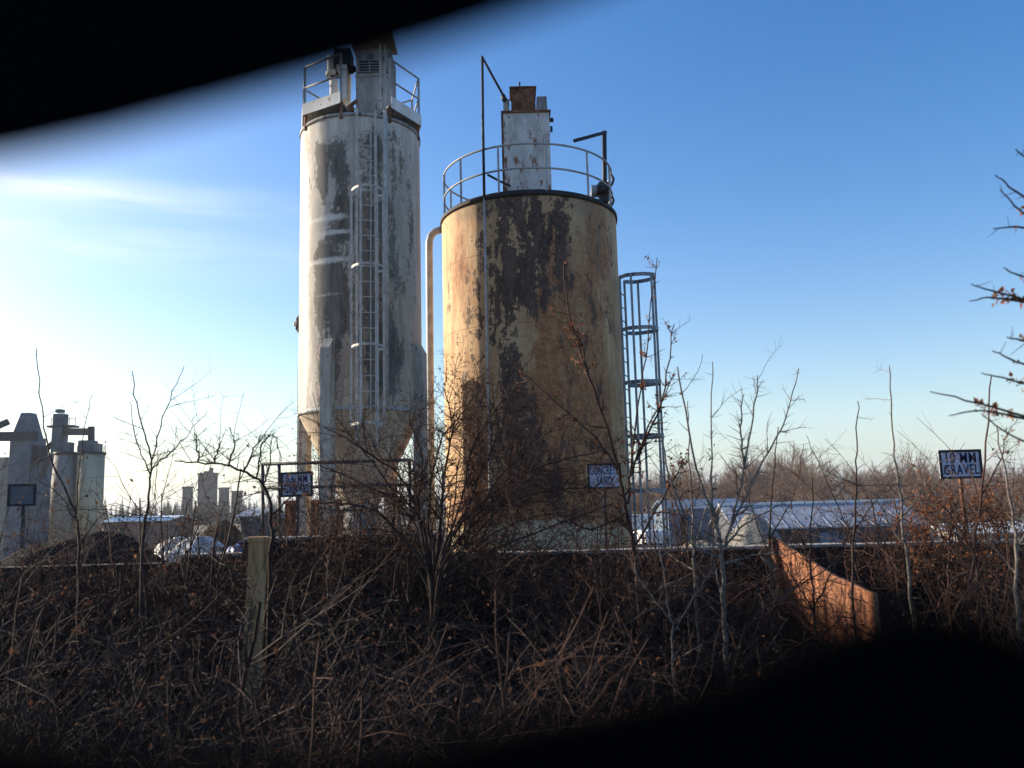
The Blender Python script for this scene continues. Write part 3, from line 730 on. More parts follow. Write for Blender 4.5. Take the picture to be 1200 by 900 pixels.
for px in (60, 67, 75, 81, 88):
    b = MB(); q = P(px, 499, Ye-.8); b.bar(q, q+Vector((0, 0, 1.0)), .06); b.build('railing_post', M['plant_grey'], el)
b = MB(); b.bar(P(60, 491, Ye-.8), P(89, 490, Ye-.8), .06); b.build('top_rail', M['plant_grey'], el)
b = MB(); b.bar(P(74, 506, Ye), P(108, 506, Yp), .7, .8); b.bar(P(107, 500, Yp), P(107, 526, Yp), .55, .55); b.build('cross_conveyor', M['dark_steel'], el)
b = MB(); b.bar(P(50, 530, Ye), P(66, 516, Ye), .5, .5); b.build('chute', M['dark_steel'], el)
# batching tower
Yt = 92
bt_ = thing('batching_tower', 'grey stepped batching tower at the far left edge', 'tower', yard(20, Yt))
def fbox(pl, pr, ptop, Yc, dep, m, nm, root, zb=-3, taper=1):
    a, b_ = P(pl, 600, Yc), P(pr, 600, Yc); zt = P((pl+pr)/2, ptop, Yc).z
    mb = MB(); mb.box(((a.x+b_.x)/2, Yc+dep/2, (zb+zt)/2), (b_.x-a.x, dep, zt-zb), taper=taper); return mb.build(nm, m, root), zt
_, z3 = fbox(7, 32, 512, Yt, 3, M['plant_grey'], 'hopper_body', bt_)
fbox(8, 31, 483, Yt+.1, 2.6, M['plant_grey'], 'head_house', bt_, z3, .48)
fbox(30, 44, 541, Yt+.3, 2.4, M['plant_grey'], 'side_bin', bt_)
fbox(32, 41, 522, Yt+.4, 2, M['dark_steel'], 'drive_unit', bt_, P(36, 541, Yt).z)
fbox(-20, 8, 536, Yt+.6, 3, M['silo_far2'], 'cladding_bay', bt_)
b = MB(); b.bar(P(-20, 512, Yt), P(44, 511, Yt), .3, 1.0); b.build('walkway', M['dark_steel'], bt_)
b = MB(); b.bar(P(-15, 505, Yt), P(10, 494, Yt+.5), .6, .6); b.build('inclined_conveyor', M['dark_steel'], bt_)
for px in (33, 36.5, 40): 
    b = MB(); q = P(px, 511, Yt-.3); b.bar(q, q+Vector((0, 0, 1.0)), .06); b.build('railing_post', M['plant_grey'], bt_)
for px, py in ((43, 530), (45, 524), (40, 536), (50, 536)):
    b = MB(); b.bar(P(38, 545, Yt-.1), P(px, py, Yt-.1), .25, .25); b.build('pipe', M['dark_steel'], bt_)
b = MB(); b.bar(P(48, 560, Yt), P(58, 535, Yt), .4, .4); b.build('discharge_chute', M['dark_steel'], bt_)

# low buildings, left ----------------------------------------------------
def building(name, label, pl, pr, pridge, peave, Y, dep, mw, mr, openings=(), gable=False, cap=None, cat='shed'):
    a, b_ = P(pl, 600, Y), P(pr, 600, Y); pm = (pl+pr)/2
    ze = P(pm, peave, Y).z; zr_ = P(pm, pridge, Y+dep/2).z
    root = thing(name, label, cat, ((a.x+b_.x)/2, Y+dep/2, -3))
    cx, wd = (a.x+b_.x)/2, b_.x-a.x
    mb = MB()
    if gable:
        pts = [(a.x, Y, -3), (b_.x, Y, -3), (b_.x, Y, ze), (cx, Y, zr_), (a.x, Y, ze)]
        mb.prism(pts, (0, dep, 0)); mb.build('wall', mw, root)
        mb = MB()
        for s in (-1, 1):
            e = Vector((cx+s*(wd/2+.25), Y-.3, ze-.25*(zr_-ze)/(wd/2))); r = Vector((cx, Y-.3, zr_))
            mb.prism([e, r, r+Vector((0, 0, .12)), e+Vector((0, 0, .12))], (0, dep+.6, 0))
        mb.build('roof', mr, root)
    else:
        pts = [(a.x, Y, -3), (a.x, Y+dep, -3), (a.x, Y+dep, ze), (a.x, Y+dep/2, zr_), (a.x, Y, ze)]
        mb.prism(pts, (wd, 0, 0)); mb.build('wall', mw, root)
        mb = MB()
        for s in (-1, 1):
            e = Vector((a.x-.3, Y+dep/2+s*(dep/2+.25), ze-.25*(zr_-ze)/(dep/2))); r = Vector((a.x-.3, Y+dep/2, zr_))
            mb.prism([e, r, r+Vector((0, 0, .1)), e+Vector((0, 0, .1))], (wd+.6, 0, 0))
        nrib = int(wd/1.1)
        for k in range(nrib):
            x = a.x+(k+.5)*wd/nrib; e = Vector((x, Y-.25, ze-.05)); r = Vector((x, Y+dep/2, zr_+.11))
            mb.bar(e+Vector((0, 0, .066)), r+Vector((0, 0, -.044)), .04, .06)
        ro = mb.build('roof', mr, root)
        if cap is not None:
            mb = MB(); mb.bar((a.x-.3, Y+dep/2, zr_+.14), (b_.x+.3, Y+dep/2, zr_+.14), .5, .22); mb.build('ridge_cap', cap, ro)
    for (ol, orr, ot, ob, m, nm) in openings:
        q0, q1 = P(ol, ot, Y), P(orr, ob, Y)
        mb = MB(); mb.box(((q0.x+q1.x)/2, Y-.02, (q0.z+max(q1.z, -3))/2), (q1.x-q0.x, .12, q0.z-max(q1.z, -3))); mb.build(nm, m, root)
    return root
building('storage_shed', 'long low reddish shed with white roof right of the far cream silos', 122, 196, 606, 611, 95, 8, M['brick_far'], M['roof_white'], [(140, 146, 615, 628, M['opening'], 'door'), (165, 172, 614, 620, M['opening'], 'window')])
building('storage_shed', 'small grey shed near the timber post with a dark door', 283, 302, 598, 605, 60, 5, M['shed_dark'], M['roof_grey'], [(287, 291, 607, 616, M['opening'], 'window')])
building('storage_shed', 'low brown shed left of the pipe frame', 302, 336, 601, 608, 64, 5, M['brick_far'], M['shed_dark'])
heap('sheeted_heap', 'white plastic sheeted heap glaring in the sun', 'heap', yard(236, 45), 5.0, 4, P(245, 628, 45).z+3, M['plastic'], 11, rough=.13)
heap('sheeted_heap', 'small pale sheeted heap behind the twigs at the left', 'heap', yard(205, 52), 2.6, 3, P(205, 630, 52).z+3, M['plastic'], 16, rough=.13)
heap('soil_heap', 'broad brown soil heap below the far tower blocks', 'heap', yard(262, 62), 3.8, 4, P(262, 609, 62).z+3, M['earth'], 17, rough=.05)
heap('tarpaulin_heap', 'low heap under a blue tarpaulin left of the timber post', 'heap', (P(255, 640, 14).x, 14.8, -1.6), 1.1, .9, P(258, 641, 14).z+1.6, M['tarp_blue'], 12, rough=.1)
# rusty skip
ys_ = 30
sk = thing('steel_skip', 'rust red steel skip behind the left gravel sign', 'skip', yard(362, ys_))
q0, q1 = P(334, 600, ys_), P(398, 600, ys_); zt = P(360, 586, ys_).z
b = MB(); b.box(((q0.x+q1.x)/2, ys_+1, (zt-3)/2), (q1.x-q0.x, 2, zt+3)); b.build('body', M['rust'], sk)
b = MB()
for k in range(6): b.box((q0.x+(k+.5)*(q1.x-q0.x)/6, ys_-.04, (zt-3)/2), (.08, .08, zt+2.7))
b.build('ribs', M['rust_sheet'], sk)
b = MB(); b.box(((q0.x+q1.x)/2, ys_-.03, zt-.06), (q1.x-q0.x+.1, .12, .12)); b.build('rim', M['rust_sheet'], sk)
# far tower blocks
def tower_block(label, pl, pr, ptop, Y, dep, cols, rows, extra=None):
    a, b_ = P(pl, 600, Y), P(pr, 600, Y); zt = P((pl+pr)/2, ptop, Y).z; c = Vector(((a.x+b_.x)/2, Y, -3)); wd = b_.x-a.x
    root = thing('tower_block', label, 'tower block', (c.x, Y+dep/2, -3))
    b = MB(); b.box((c.x, Y+dep/2, (zt-3)/2), (wd, dep, zt+3)); b.build('wall', M['tower'], root)
    b = MB(); b.box((c.x, Y+dep/2, zt+.4), (wd+.6, dep+.6, .8)); b.build('parapet', M['tower'], root)
    for i in range(cols):
        x = a.x+(i+.5)*wd/cols
        for j in range(rows):
            b = MB(); b.box((x, Y-.02, zt-2-j*3.0), (wd/cols*.5, .15, 1.4)); b.build('window', M['glass'], root)
    if extra:
        for (el_, er, et) in extra:
            q0, q1 = P(el_, 560, Y), P(er, 560, Y); z2_ = P((el_+er)/2, et, Y).z
            b = MB(); b.box(((q0.x+q1.x)/2, Y+dep/2, (zt+.8+z2_)/2), (q1.x-q0.x, min(dep*.8, (q1.x-q0.x)*1.2), z2_-zt-.8)); b.build('roof_plant', M['tower'], root)
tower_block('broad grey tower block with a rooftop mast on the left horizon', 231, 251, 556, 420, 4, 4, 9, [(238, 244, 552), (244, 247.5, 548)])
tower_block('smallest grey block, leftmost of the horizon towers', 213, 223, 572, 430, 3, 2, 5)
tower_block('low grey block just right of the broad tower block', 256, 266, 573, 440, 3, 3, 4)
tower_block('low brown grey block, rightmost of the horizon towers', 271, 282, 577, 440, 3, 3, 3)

# right side buildings ----------------------------------------------------
building('storage_shed', 'long shed with blue grey ribbed roof and white ridge at the right', 862, 1082, 590, 617, 70, 9, M['shed_dark'], M['roof_grey'], [(915, 940, 622, 650, M['opening'], 'door'), (960, 985, 624, 650, M['shed_blue'], 'door'), (1010, 1050, 624, 650, M['opening'], 'door')], cap=M['roof_white'])
building('storage_shed', 'blue clad shed behind the thorny sapling', 783, 872, 586, 596, 80, 8, M['shed_blue'], M['shed_blue'], [(797, 806, 603, 640, M['opening'], 'door')], gable=False)
building('storage_shed', 'pale low building with white roof at the right edge', 1118, 1290, 612, 624, 66, 9, M['wall_pale'], M['roof_white'], [(1175, 1190, 628, 636, M['glass'], 'window'), (1205, 1220, 628, 650, M['opening'], 'door')])
heap('gravel_heap', 'pale grey gravel heap behind the wall and the thorny sapling', 'heap', yard(882, 48), 3.0, 3, P(880, 601, 48).z+3, M['gravel'], 5, rough=.05)
heap('sand_heap', 'low tan sand heap right of the caged ladder', 'heap', yard(815, 44), 3.2, 2.5, P(815, 634, 44).z+3, M['sand'], 8, rough=.12)
def vehicle(label, px, Y, name, L, W, H, box=False, cat='van', rz=0, m='van'):
    c = yard(px, Y); root = thing(name, label, cat, c)
    X = c.x
    def T(v): v = Matrix.Rotation(rz, 3, 'Z') @ Vector(v); return c+v
    def prof(pts, w0, nm, mm, yoff=0):
        b = MB(); b.prism([T((x, -w0/2+yoff, z)) for x, z in pts], Matrix.Rotation(rz, 3, 'Z') @ Vector((0, w0, 0))); return b.build(nm, mm, root)
    if box:
        prof([(-L/2, .9), (L/2-1.9, .9), (L/2-1.9, H), (-L/2, H)], W, 'cargo_box', M[m])
        prof([(L/2-1.85, .5), (L/2, .5), (L/2, 1.5), (L/2-.35, 2.3), (L/2-1.85, 2.35)], W*.92, 'cab', M[m])
        prof([(L/2-1.2, 1.5), (L/2-.12, 1.5), (L/2-.4, 2.15), (L/2-1.2, 2.15)], W*.93, 'window', M['glass'])
        prof([(-L/2, .6), (L/2-1.9, .6), (L/2-1.9, .88), (-L/2, .88)], W*.7, 'chassis', M['tyre'])
    else:
        prof([(-L/2, .4), (L/2, .4), (L/2, 1.0), (L/2-.9, 1.25), (L/2-1.6, H-.08), (L/2-1.9, H), (-L/2+.1, H), (-L/2, H-.2)], W, 'body', M[m])
        prof([(L/2-1.25, 1.2), (L/2-1.75, H-.25), (L/2-2.5, H-.25), (L/2-2.5, 1.2)], W+.03, 'window', M['glass'])
    for x in (-L*.3, L*.3):
        for s in (-1, 1):
            b = MB(); b.cyl(T((x, s*W*.5-.1*s, .38)), T((x, s*W*.5+.02*s, .38)), .38, 16); wh = b.build('wheel', M['tyre'], root)
vehicle('white box lorry seen through the caged ladder', 757, 100, 'box_lorry', 6.5, 2.3, 3.2, True, 'lorry', R_(10))
vehicle('white panel van parked behind the caged ladder, nearest of the vehicles', 757, 70, 'panel_van', 5.2, 2.0, 2.4, False, 'van', R_(100))
vehicle('white van parked right of the box lorry', 790, 98, 'panel_van', 5.0, 2.0, 2.3, False, 'van', R_(5))

# ------------------------------------------------------------------ plants
def rot_about(d, ang, rg):
    ax = d.orthogonal().normalized(); ax.rotate(Matrix.Rotation(rg.uniform(0, 2*PI), 3, d).to_quaternion())
    v = d.copy(); v.rotate(Matrix.Rotation(ang, 3, ax).to_quaternion()); return v
def leaf(mb, p, s, rg):
    a = Vector((rg.gauss(0, 1), rg.gauss(0, 1), rg.gauss(0, 1))).normalized(); n_ = rot_about(a, PI/2, rg); c = a.cross(n_)
    q = p+a*s
    mb.add([p, p+a*s*.45+c*s*.28+n_*s*.1, q, p+a*s*.45-c*s*.28+n_*s*.1], [(0, 1, 2), (0, 2, 3)])
def grow(mb, p, d, L, r, lv, rg, o, lm=None):
    """one stem with its side twigs; o: per level (segments, wander, rise, children, ratio, spread)"""
    seg, wan, rise, kids, ratio, spread = o[min(lv, len(o)-1)]
    pts = [p.copy()]; dirs = [d.copy()]
    for i in range(seg):
        d = (d+Vector((rg.gauss(0, wan), rg.gauss(0, wan), rg.gauss(0, wan)+rise))).normalized()
        p = p+d*(L/seg); pts.append(p.copy()); dirs.append(d.copy())
    last = lv >= len(o)-1
    tip = .35 if last else .5
    rad = [r*(1-(1-tip)*i/seg) for i in range(seg+1)]
    mb.tube(pts, rad, 3 if r < .006 else (5 if r < .015 else 7), caps=False)
    if last:
        if lm is not None and rg.random() < lm[1]:
            for _ in range(lm[2]): leaf(lm[0], pts[rg.randrange(1, len(pts))], rg.uniform(.02, .05)*lm[3], rg)
        return
    k = kids if isinstance(kids, int) else rg.randint(*kids)
    for c in range(k):
        t_ = rg.uniform(.2, 1.0); i = min(seg-1, int(t_*seg)); q = pts[i].lerp(pts[i+1], t_*seg-i)
        grow(mb, q, rot_about(dirs[i], R_(rg.uniform(*spread)), rg), L*rg.uniform(*ratio), max(rad[i]*.62, .0012), lv+1, rg, o, lm)

# thicket of bramble shrubs
def bramble(seed, ht, spread, stems, rr=(.004, .010)):
    rg = random.Random(seed); tw = MB(); lf = MB()
    o = [(8, .13, -.035, (7, 12), (.2, .5), (30, 80)), (4, .16, .0, (3, 5), (.25, .6), (30, 75)), (3, .18, 0, 0, (0, 0), (0, 0))]
    for i in range(stems):
        a = rg.uniform(0, 2*PI); e = rg.uniform(.1, 1.0)
        d = Vector((math.cos(a)*e*spread, math.sin(a)*e*spread, 1)).normalized()
        p = Vector((rg.gauss(0, .18), rg.gauss(0, .18), -.08))
        grow(tw, p, d, ht*rg.uniform(.7, 1.25), rg.uniform(*rr), 0, rg, o, (lf, .22, 2, .8))
    return tw, lf
GT = 'tangled leafless brambles of the thicket before the wall'
def bramble_proto(seed, ht, spread, stems, mb_, ml, rr=(.004, .010)):
    root = thing('bramble_bush', 'tangled brown leafless bramble growing in the thicket before the wall', 'bramble', group=GT)
    tw, lf = bramble(seed, ht, spread, stems, rr)
    tw.build('stems', mb_, root); lf.build('dead_leaves', ml, root); return root
protos = [bramble_proto(21, 1.15, .9, 17, M['bark_dark'], M['leaf']), bramble_proto(22, 1.0, 1.2, 18, M['bark'], M['leaf']),
          bramble_proto(23, 1.25, .7, 15, M['bark_red'], M['leaf']), bramble_proto(24, .95, 1.3, 18, M['bark_dark'], M['leaf_orange']), bramble_proto(25, 1.1, 1.0, 16, M['bark'], M['leaf']), bramble_proto(26, 1.35,   .9, 6, M['bark'], M['leaf'], (.010, .017))]
rg = random.Random(99); used = set(); wts = [0, 1, 2, 0, 3, 1, 0, 4, 2, 1, 0, 4, 5, 5]
spots = []
Yr = 3.4
while Yr < 8.3:
    half = .66*Yr+.5; x = -half
    while x < half:
        spots.append((x+rg.uniform(-.25, .25), Yr+rg.uniform(-.25, .25))); x += .46+.05*Yr
    Yr += .50
for i, (x, y) in enumerate(spots):
    k = wts[rg.randrange(len(wts))]
    if k not in used: o = protos[k]; used.add(k)
    else: o = copy_tree(protos[k])
    o.location = (x, y, ground_z(x, y)); o.rotation_euler = (0, 0, rg.uniform(0, 6.28)); s = rg.uniform(.72, 1.08)
    if y < 4.5: s *= .9
    pxx = 600+x/y*1000
    if y > 6.4: s *= 1.15+(.22 if pxx < 240 else (.15 if 380 < pxx < 560 else 0))
    if 885 < pxx < 1015 and y < 8: s *= .62
    o.scale = (s, s, s*rg.uniform(.85, 1.05))

rg = random.Random(123)
for i in range(56):
    px = rg.uniform(-60, 225) if i < 22 else (rg.uniform(370, 550) if i < 36 else rg.uniform(560, 1230)); y = rg.uniform(7.4, 8.2)
    if 880 < px < 1030: px += 170
    if 1085 < px < 1150: px -= 45
    o = copy_tree(protos[(3, 2, 1, 2)[i % 4]]); x = P(px, 640, y).x
    o.location = (x, y, ground_z(x, y)); o.rotation_euler = (0, 0, rg.uniform(0, 6.28)); s = rg.uniform(1.05, 1.34) if i < 22 else (rg.uniform(1.15, 1.45) if i < 36 else rg.uniform(1.1, 1.36))
    o.scale = (s*.9, s*.9, s)
# leaf litter and fallen stalks on the ground
lit = MB(); rg = random.Random(5)
for i in range(26000):
    y = rg.uniform(2.4, 8.4); x = rg.uniform(-.7*y-.6, .7*y+.6); leaf(lit, Vector((x, y, ground_z(x, y)+rg.random()**2*.12)), rg.uniform(.025, .07), rg)
tag(lit.build('leaf_litter', M['litter']), 'brown leaf litter lying under the brambles', 'leaf litter', kind='stuff')
gr = MB()
for i in range(6000):
    y = rg.uniform(2.8, 8.2); x = rg.uniform(-.7*y-.6, .7*y+.6); p = Vector((x, y, ground_z(x, y)-.02)); d = Vector((rg.gauss(0, .5), rg.gauss(0, .5), 1)).normalized(); L = rg.uniform(.2, .75)
    q = p+d*L*.6; e = q+(d+Vector((rg.gauss(0, .5), rg.gauss(0, .5), -.3))).normalized()*L*.4; s = Vector((.0035, .002, 0))
    gr.add([p-s, p+s, q+s, q-s, e], [(0, 1, 2, 3), (3, 2, 4)])
tag(gr.build('dead_grass', M['dry_grass']), 'thin dead grass stalks between the brambles', 'dead grass', kind='stuff')

# individually shaped stems
def stemline(mb, pts, r0, r1, rg, spur=(.04, .14), nsp=10, sub=6, spread=(35, 75), lv2=0, lm=None, jit=.0045):
    P_ = [Vector(p) for p in pts]; out = []
    n = len(P_)
    for i in range(n-1):
        a, b_, c, d = P_[max(i-1, 0)], P_[i], P_[i+1], P_[min(i+2, n-1)]
        for s in range(sub):
            t_ = s/sub
            q = .5*((2*b_)+(c-a)*t_+(2*a-5*b_+4*c-d)*t_*t_+(3*b_-a-3*c+d)*t_**3)
            out.append(q+Vector((rg.gauss(0, jit), rg.gauss(0, jit*1.6), rg.gauss(0, jit))))
    out.append(P_[-1]); m = len(out)
    rad = [r0+(r1-r0)*i/(m-1) for i in range(m)]
    mb.tube(out, rad, 6, caps=False)
    for k in range(nsp):
        i = rg.randrange(int(m*.15), m-1); d = (out[i+1]-out[i]).normalized()
        L = rg.uniform(*spur)
        if lv2 and rg.random() < lv2:
            grow(mb, out[i], rot_about(d, R_(rg.uniform(*spread)), rg), L*2.6, rad[i]*.6, 0, rg, [(5, .1, .01, (3, 6), (.2, .45), (35, 75)), (2, .1, 0, 0, 0, 0)], lm)
        else:
            grow(mb, out[i], rot_about(d, R_(rg.uniform(*spread)), rg), L, max(rad[i]*.5, .0014), 0, rg, [(2, .06, 0, 0, 0, 0)], lm)
    return out, rad
def pix(l, Y): return [P(p[0], p[1], Y+(p[2] if len(p) > 2 else 0)) for p in l]
def sapling(label, Y, stems, name='thorny_sapling', cat='sapling', m='bark', seed=1, leaves=None, nsp=12, spur=(.04, .14), foot=None, lv2=.25, r=.009, spread=(35, 75)):
    rg = random.Random(seed); tr = MB(); tw = MB(); lf = MB(); nsp = int(nsp*1.6); r *= 1.12
    f = foot; root = thing(name, label, cat, (f[0], f[1], 0))
    for i, s in enumerate(stems):
        pts = pix(s, Y)
        rr = r*(1 if i == 0 else .62)
        if i == 0:
            base = Vector((f[0], f[1], ground_z(f[0], f[1])-.05))
            pts = [base]+pts
        stemline(tr if i == 0 else tw, pts, rr*(1.4 if i == 0 else 1), rr*.35, rg, spur, nsp if i else nsp//2+3, spread=spread, lv2=lv2, lm=(lf, leaves, 3, .75) if leaves else None)
    tr.build('trunk', M[m], root); tw.build('branches', M[m], root)
    if lf.f: lf.build('dead_leaves', M['leaf_orange'], root)
    return root
fx = lambda px, Y: (P(px, 700, Y).x, Y)
sapling('thin forked sapling left of the broad tower block', 6.2, [[(168, 640), (172, 600), (178, 540), (165, 495), (155, 435)], [(178, 540), (195, 480), (216, 428)], [(177, 550), (205, 525), (243, 482)], [(176, 555), (160, 520), (152, 470)]], seed=3, foot=fx(166, 6.2), m='bark', r=.008)
sapling('thin sapling in front of the far cream silos', 6.6, [[(92, 660), (88, 600), (62, 545), (50, 490), (43, 408)], [(88, 600), (95, 530), (108, 462)], [(88, 610), (70, 580), (40, 560)]], seed=4, foot=fx(92, 6.6), r=.008)
sapling('arching thorny branch bending left over the low wall', 5.6, [[(316, 680), (318, 620), (314, 580), (298, 560), (265, 545), (230, 542), (204, 540)], [(300, 561), (308, 520), (322, 510), (330, 540)], [(268, 546), (275, 520), (268, 500)], [(286, 553), (298, 525), (306, 510)], [(232, 542), (231, 520), (228, 507)], [(250, 543), (256, 525), (258, 512)], [(308, 570), (316, 545), (318, 515)]], seed=5, foot=fx(316, 5.6), r=.010, m='bark_dark', name='thorny_shrub', cat='shrub')
sapling('spreading thorny sapling before the blue shed', 6.0, [[(852, 780), (848, 700), (845, 645), (838, 610), (815, 545), (794, 430)], [(840, 620), (833, 560), (835, 424)], [(850, 640), (872, 550), (886, 465), (888, 440)], [(850, 630), (895, 540), (920, 490), (936, 432)], [(845, 645), (800, 600), (775, 520), (770, 495)], [(848, 640), (880, 610), (920, 590)], [(845, 655), (815, 640), (770, 610)], [(850, 660), (890, 650), (925, 650)], [(873, 548), (868, 500), (872, 462)]], seed=6, foot=fx(855, 6.0), r=.013, m='bark_grey', nsp=18, lv2=.15)
sapling('bumpy dark shrub with long shoots right of the concrete sand sign', 6.4, [[(748, 690), (742, 640), (732, 590), (720, 530), (690, 440), (668, 370), (660, 305)], [(728, 560), (700, 515), (650, 470), (600, 425)], [(736, 590), (742, 520), (756, 420), (770, 302)], [(738, 560), (760, 500), (792, 438)], [(744, 640), (790, 560), (800, 540)], [(735, 600), (690, 620), (655, 600)], [(690, 440), (680, 400), (665, 380)], [(745, 540), (775, 470), (790, 380)]], seed=7, foot=fx(750, 6.4), r=.014, m='bark_red', nsp=40, spur=(.02, .08), lv2=.25, leaves=.22, name='thorny_shrub', cat='shrub')
sapling('tall single shoot with crosswise thorns left of the 10 mm gravel sign', 6.2, [[(1068, 700), (1056, 600), (1048, 520), (1042, 428)], [(1060, 640), (1030, 590), (1022, 540)], [(1056, 610), (1090, 560), (1100, 530)]], seed=8, foot=fx(1070, 6.2), nsp=16, spread=(65, 95), r=.009, m='bark_grey')
sapling('slender upright shoot in front of the long blue grey roof', 6.4, [[(1000, 700), (1002, 600), (1004, 540), (1005, 470)], [(1002, 640), (980, 590), (960, 545), (945, 510)], [(1003, 620), (1030, 580), (1045, 560)]], seed=9, foot=fx(1000, 6.4), nsp=14, spread=(65, 95), r=.008)
sapling('crooked shoot just right of the 10 mm gravel sign', 5.2, [[(1135, 740), (1142, 640), (1152, 560), (1162, 440)], [(1142, 650), (1110, 600), (1090, 575)], [(1150, 580), (1172, 540), (1180, 500)]], seed=10, foot=fx(1135, 5.2), nsp=14, r=.009, m='bark_red', leaves=.25)
sapling('leaning shoot at the right edge of the thicket', 5.0, [[(1195, 760), (1190, 640), (1182, 580), (1168, 500)], [(1190, 650), (1210, 600), (1215, 560)]], seed=12, foot=fx(1195, 5.0), nsp=14, r=.009, m='bark_grey')
sapling('leafy bush with orange dead leaves below the 10 mm gravel sign', 6.8, [[(1110, 720), (1112, 650), (1115, 610), (1118, 585)], [(1112, 650), (1140, 610), (1150, 590)], [(1112, 640), (1092, 605), (1085, 590)], [(1113, 630), (1130, 600), (1165, 600)], [(1112, 660), (1160, 640), (1180, 610)], [(1112, 660), (1070, 640), (1060, 610)]], seed=13, foot=fx(1110, 6.8), nsp=26, r=.008, m='bark_red', leaves=.8, lv2=.7, name='leafy_bush', cat='bush')
sapling('thin dark shoot before the rusty sheet', 5.6, [[(960, 800), (955, 720), (950, 660), (952, 560)], [(955, 710), (985, 650), (1000, 600)], [(955, 720), (925, 670), (905, 640)]], seed=14, foot=fx(960, 5.6), nsp=14, r=.008, m='bark_dark')
sapling('low grey shoot between the concrete sand sign and the thorny sapling', 5.4, [[(790, 800), (788, 740), (780, 690), (770, 620)], [(788, 740), (820, 690), (840, 660)], [(786, 730), (750, 680), (735, 640)]], seed=15, foot=fx(792, 5.4), nsp=14, r=.008, m='bark_grey')
sapling('straight spiky shoot rising before the blue shed', 6.7, [[(815, 700), (812, 620), (808, 540), (806, 470)], [(812, 640), (830, 590), (835, 545)]], seed=41, foot=fx(815, 6.7), nsp=18, spread=(55, 90), r=.0085, m='bark_grey')
sapling('spiky twin shoot above the left end of the long ribbed roof', 6.5, [[(905, 720), (902, 640), (905, 570), (912, 500)], [(902, 650), (880, 590), (868, 520)], [(903, 630), (930, 580), (942, 520)]], seed=42, foot=fx(905, 6.5), nsp=16, spread=(55, 90), r=.0085, m='bark')
sapling('short spiky shoot beside the post of the 10 mm gravel sign', 6.0, [[(1150, 740), (1146, 680), (1136, 630), (1128, 580)], [(1146, 680), (1170, 620), (1185, 580)], [(1140, 650), (1110, 615), (1090, 605)]], seed=43, foot=fx(1150, 6.0), nsp=16, spread=(55, 90), r=.0085, m='bark')
# foreground thorny shrub reaching in from the right edge with orange buds
rg = random.Random(31); Yn = 2.7
ts = thing('thorny_shrub', 'thorny shrub with orange bud clusters reaching in at the right edge', 'shrub', (P(1330, 600, Yn).x, Yn, 0))
tr = MB(); tw = MB(); lf = MB()
main = [Vector((ts.location.x, Yn, -.1)), P(1320, 640, Yn), P(1300, 450, Yn), P(1285, 300, Yn), P(1275, 150, Yn)]
stemline(tr, main, .016, .007, rg, (.05, .12), 10)
def near_twig(tip, mid, root_, buds):
    out, rad = stemline(tw, [P(*root_, Yn+.15*rg.uniform(-1, 1)), P(*mid, Yn), P(*tip, Yn-.1)], .0055, .0016, rg, (.02, .07), 4, spread=(40, 70), jit=.0012)
    for i in range(buds):
        k = rg.randrange(len(out)//4, len(out)*2//3); 
        for _ in range(3): leaf(lf, out[k]+Vector((rg.gauss(0, .006), rg.gauss(0, .006), rg.gauss(0, .006))), rg.uniform(.012, .026), rg)
for a in [((1166, 205), (1200, 232), (1290, 300), 0), ((1172, 222), (1205, 255), (1290, 320), 2), ((1164, 268), (1200, 267), (1290, 290), 2), ((1176, 314), (1205, 326), (1295, 350), 4), ((1138, 333), (1185, 347), (1300, 380), 16), ((1136, 353), (1180, 350), (1300, 380), 16),
          ((1163, 411), (1200, 427), (1295, 470), 2), ((1150, 437), (1195, 448), (1300, 480), 12), ((1090, 459), (1165, 477), (1310, 520), 18), ((1112, 487), (1165, 483), (1310, 520), 10), ((1150, 485), (1195, 515), (1310, 560), 4), ((1180, 395), (1205, 400), (1300, 420), 8), ((1190, 175), (1210, 190), (1285, 220), 2)]:
    near_twig(*a)
tr.build('trunk', M['bark_red'], ts); tw.build('branches', M['bark'], ts); lf.build('dead_leaves', M['leaf_orange'], ts)

# the big bush in the middle
rg = random.Random(77); Ym = 6.3
bb = thing('hawthorn_bush', 'big spreading leafless bush with dark trunks before the two silos', 'bush', (P(508, 700, Ym).x, Ym, 0))
tr = MB(); tw = MB(); lf = MB()
base = Vector((bb.location.x, Ym, -.08))
o = [(6, .09, .015, (7, 10), (.35, .7), (25, 65)), (5, .12, .01, (5, 8), (.3, .6), (30, 70)), (3, .14, 0, (2, 4), (.3, .6), (30, 75)), (2, .14, 0, 0, 0, 0)]
mains = [[(510, 690), (515, 620), (520, 560), (530, 500), (520, 455)], [(508, 700), (495, 620), (470, 560), (430, 530), (390, 505)], [(512, 690), (535, 620), (590, 570), (640, 545), (700, 530)], [(506, 700), (480, 640), (440, 600), (400, 590), (372, 590)],
         [(512, 680), (545, 600), (570, 540), (590, 500), (620, 470)], [(505, 690), (490, 600), (495, 540), (480, 490)], [(514, 700), (560, 640), (610, 610), (660, 600)], [(508, 700), (502, 600), (515, 520), (545, 480), (560, 455)], [(504, 700), (470, 650), (420, 630), (380, 635)], [(514, 690), (545, 640), (600, 580), (620, 555)], [(508, 690), (500, 620), (450, 560), (395, 490)], [(514, 700), (570, 650), (640, 620), (720, 590)], [(512, 690), (560, 610), (620, 580), (690, 570)], [(512, 690), (550, 620), (585, 560), (650, 500)], [(506, 690), (475, 600), (420, 565), (375, 545)], [(514, 700), (580, 670), (650, 650), (700, 650)], [(510, 690), (540, 590), (555, 520), (600, 455)]]
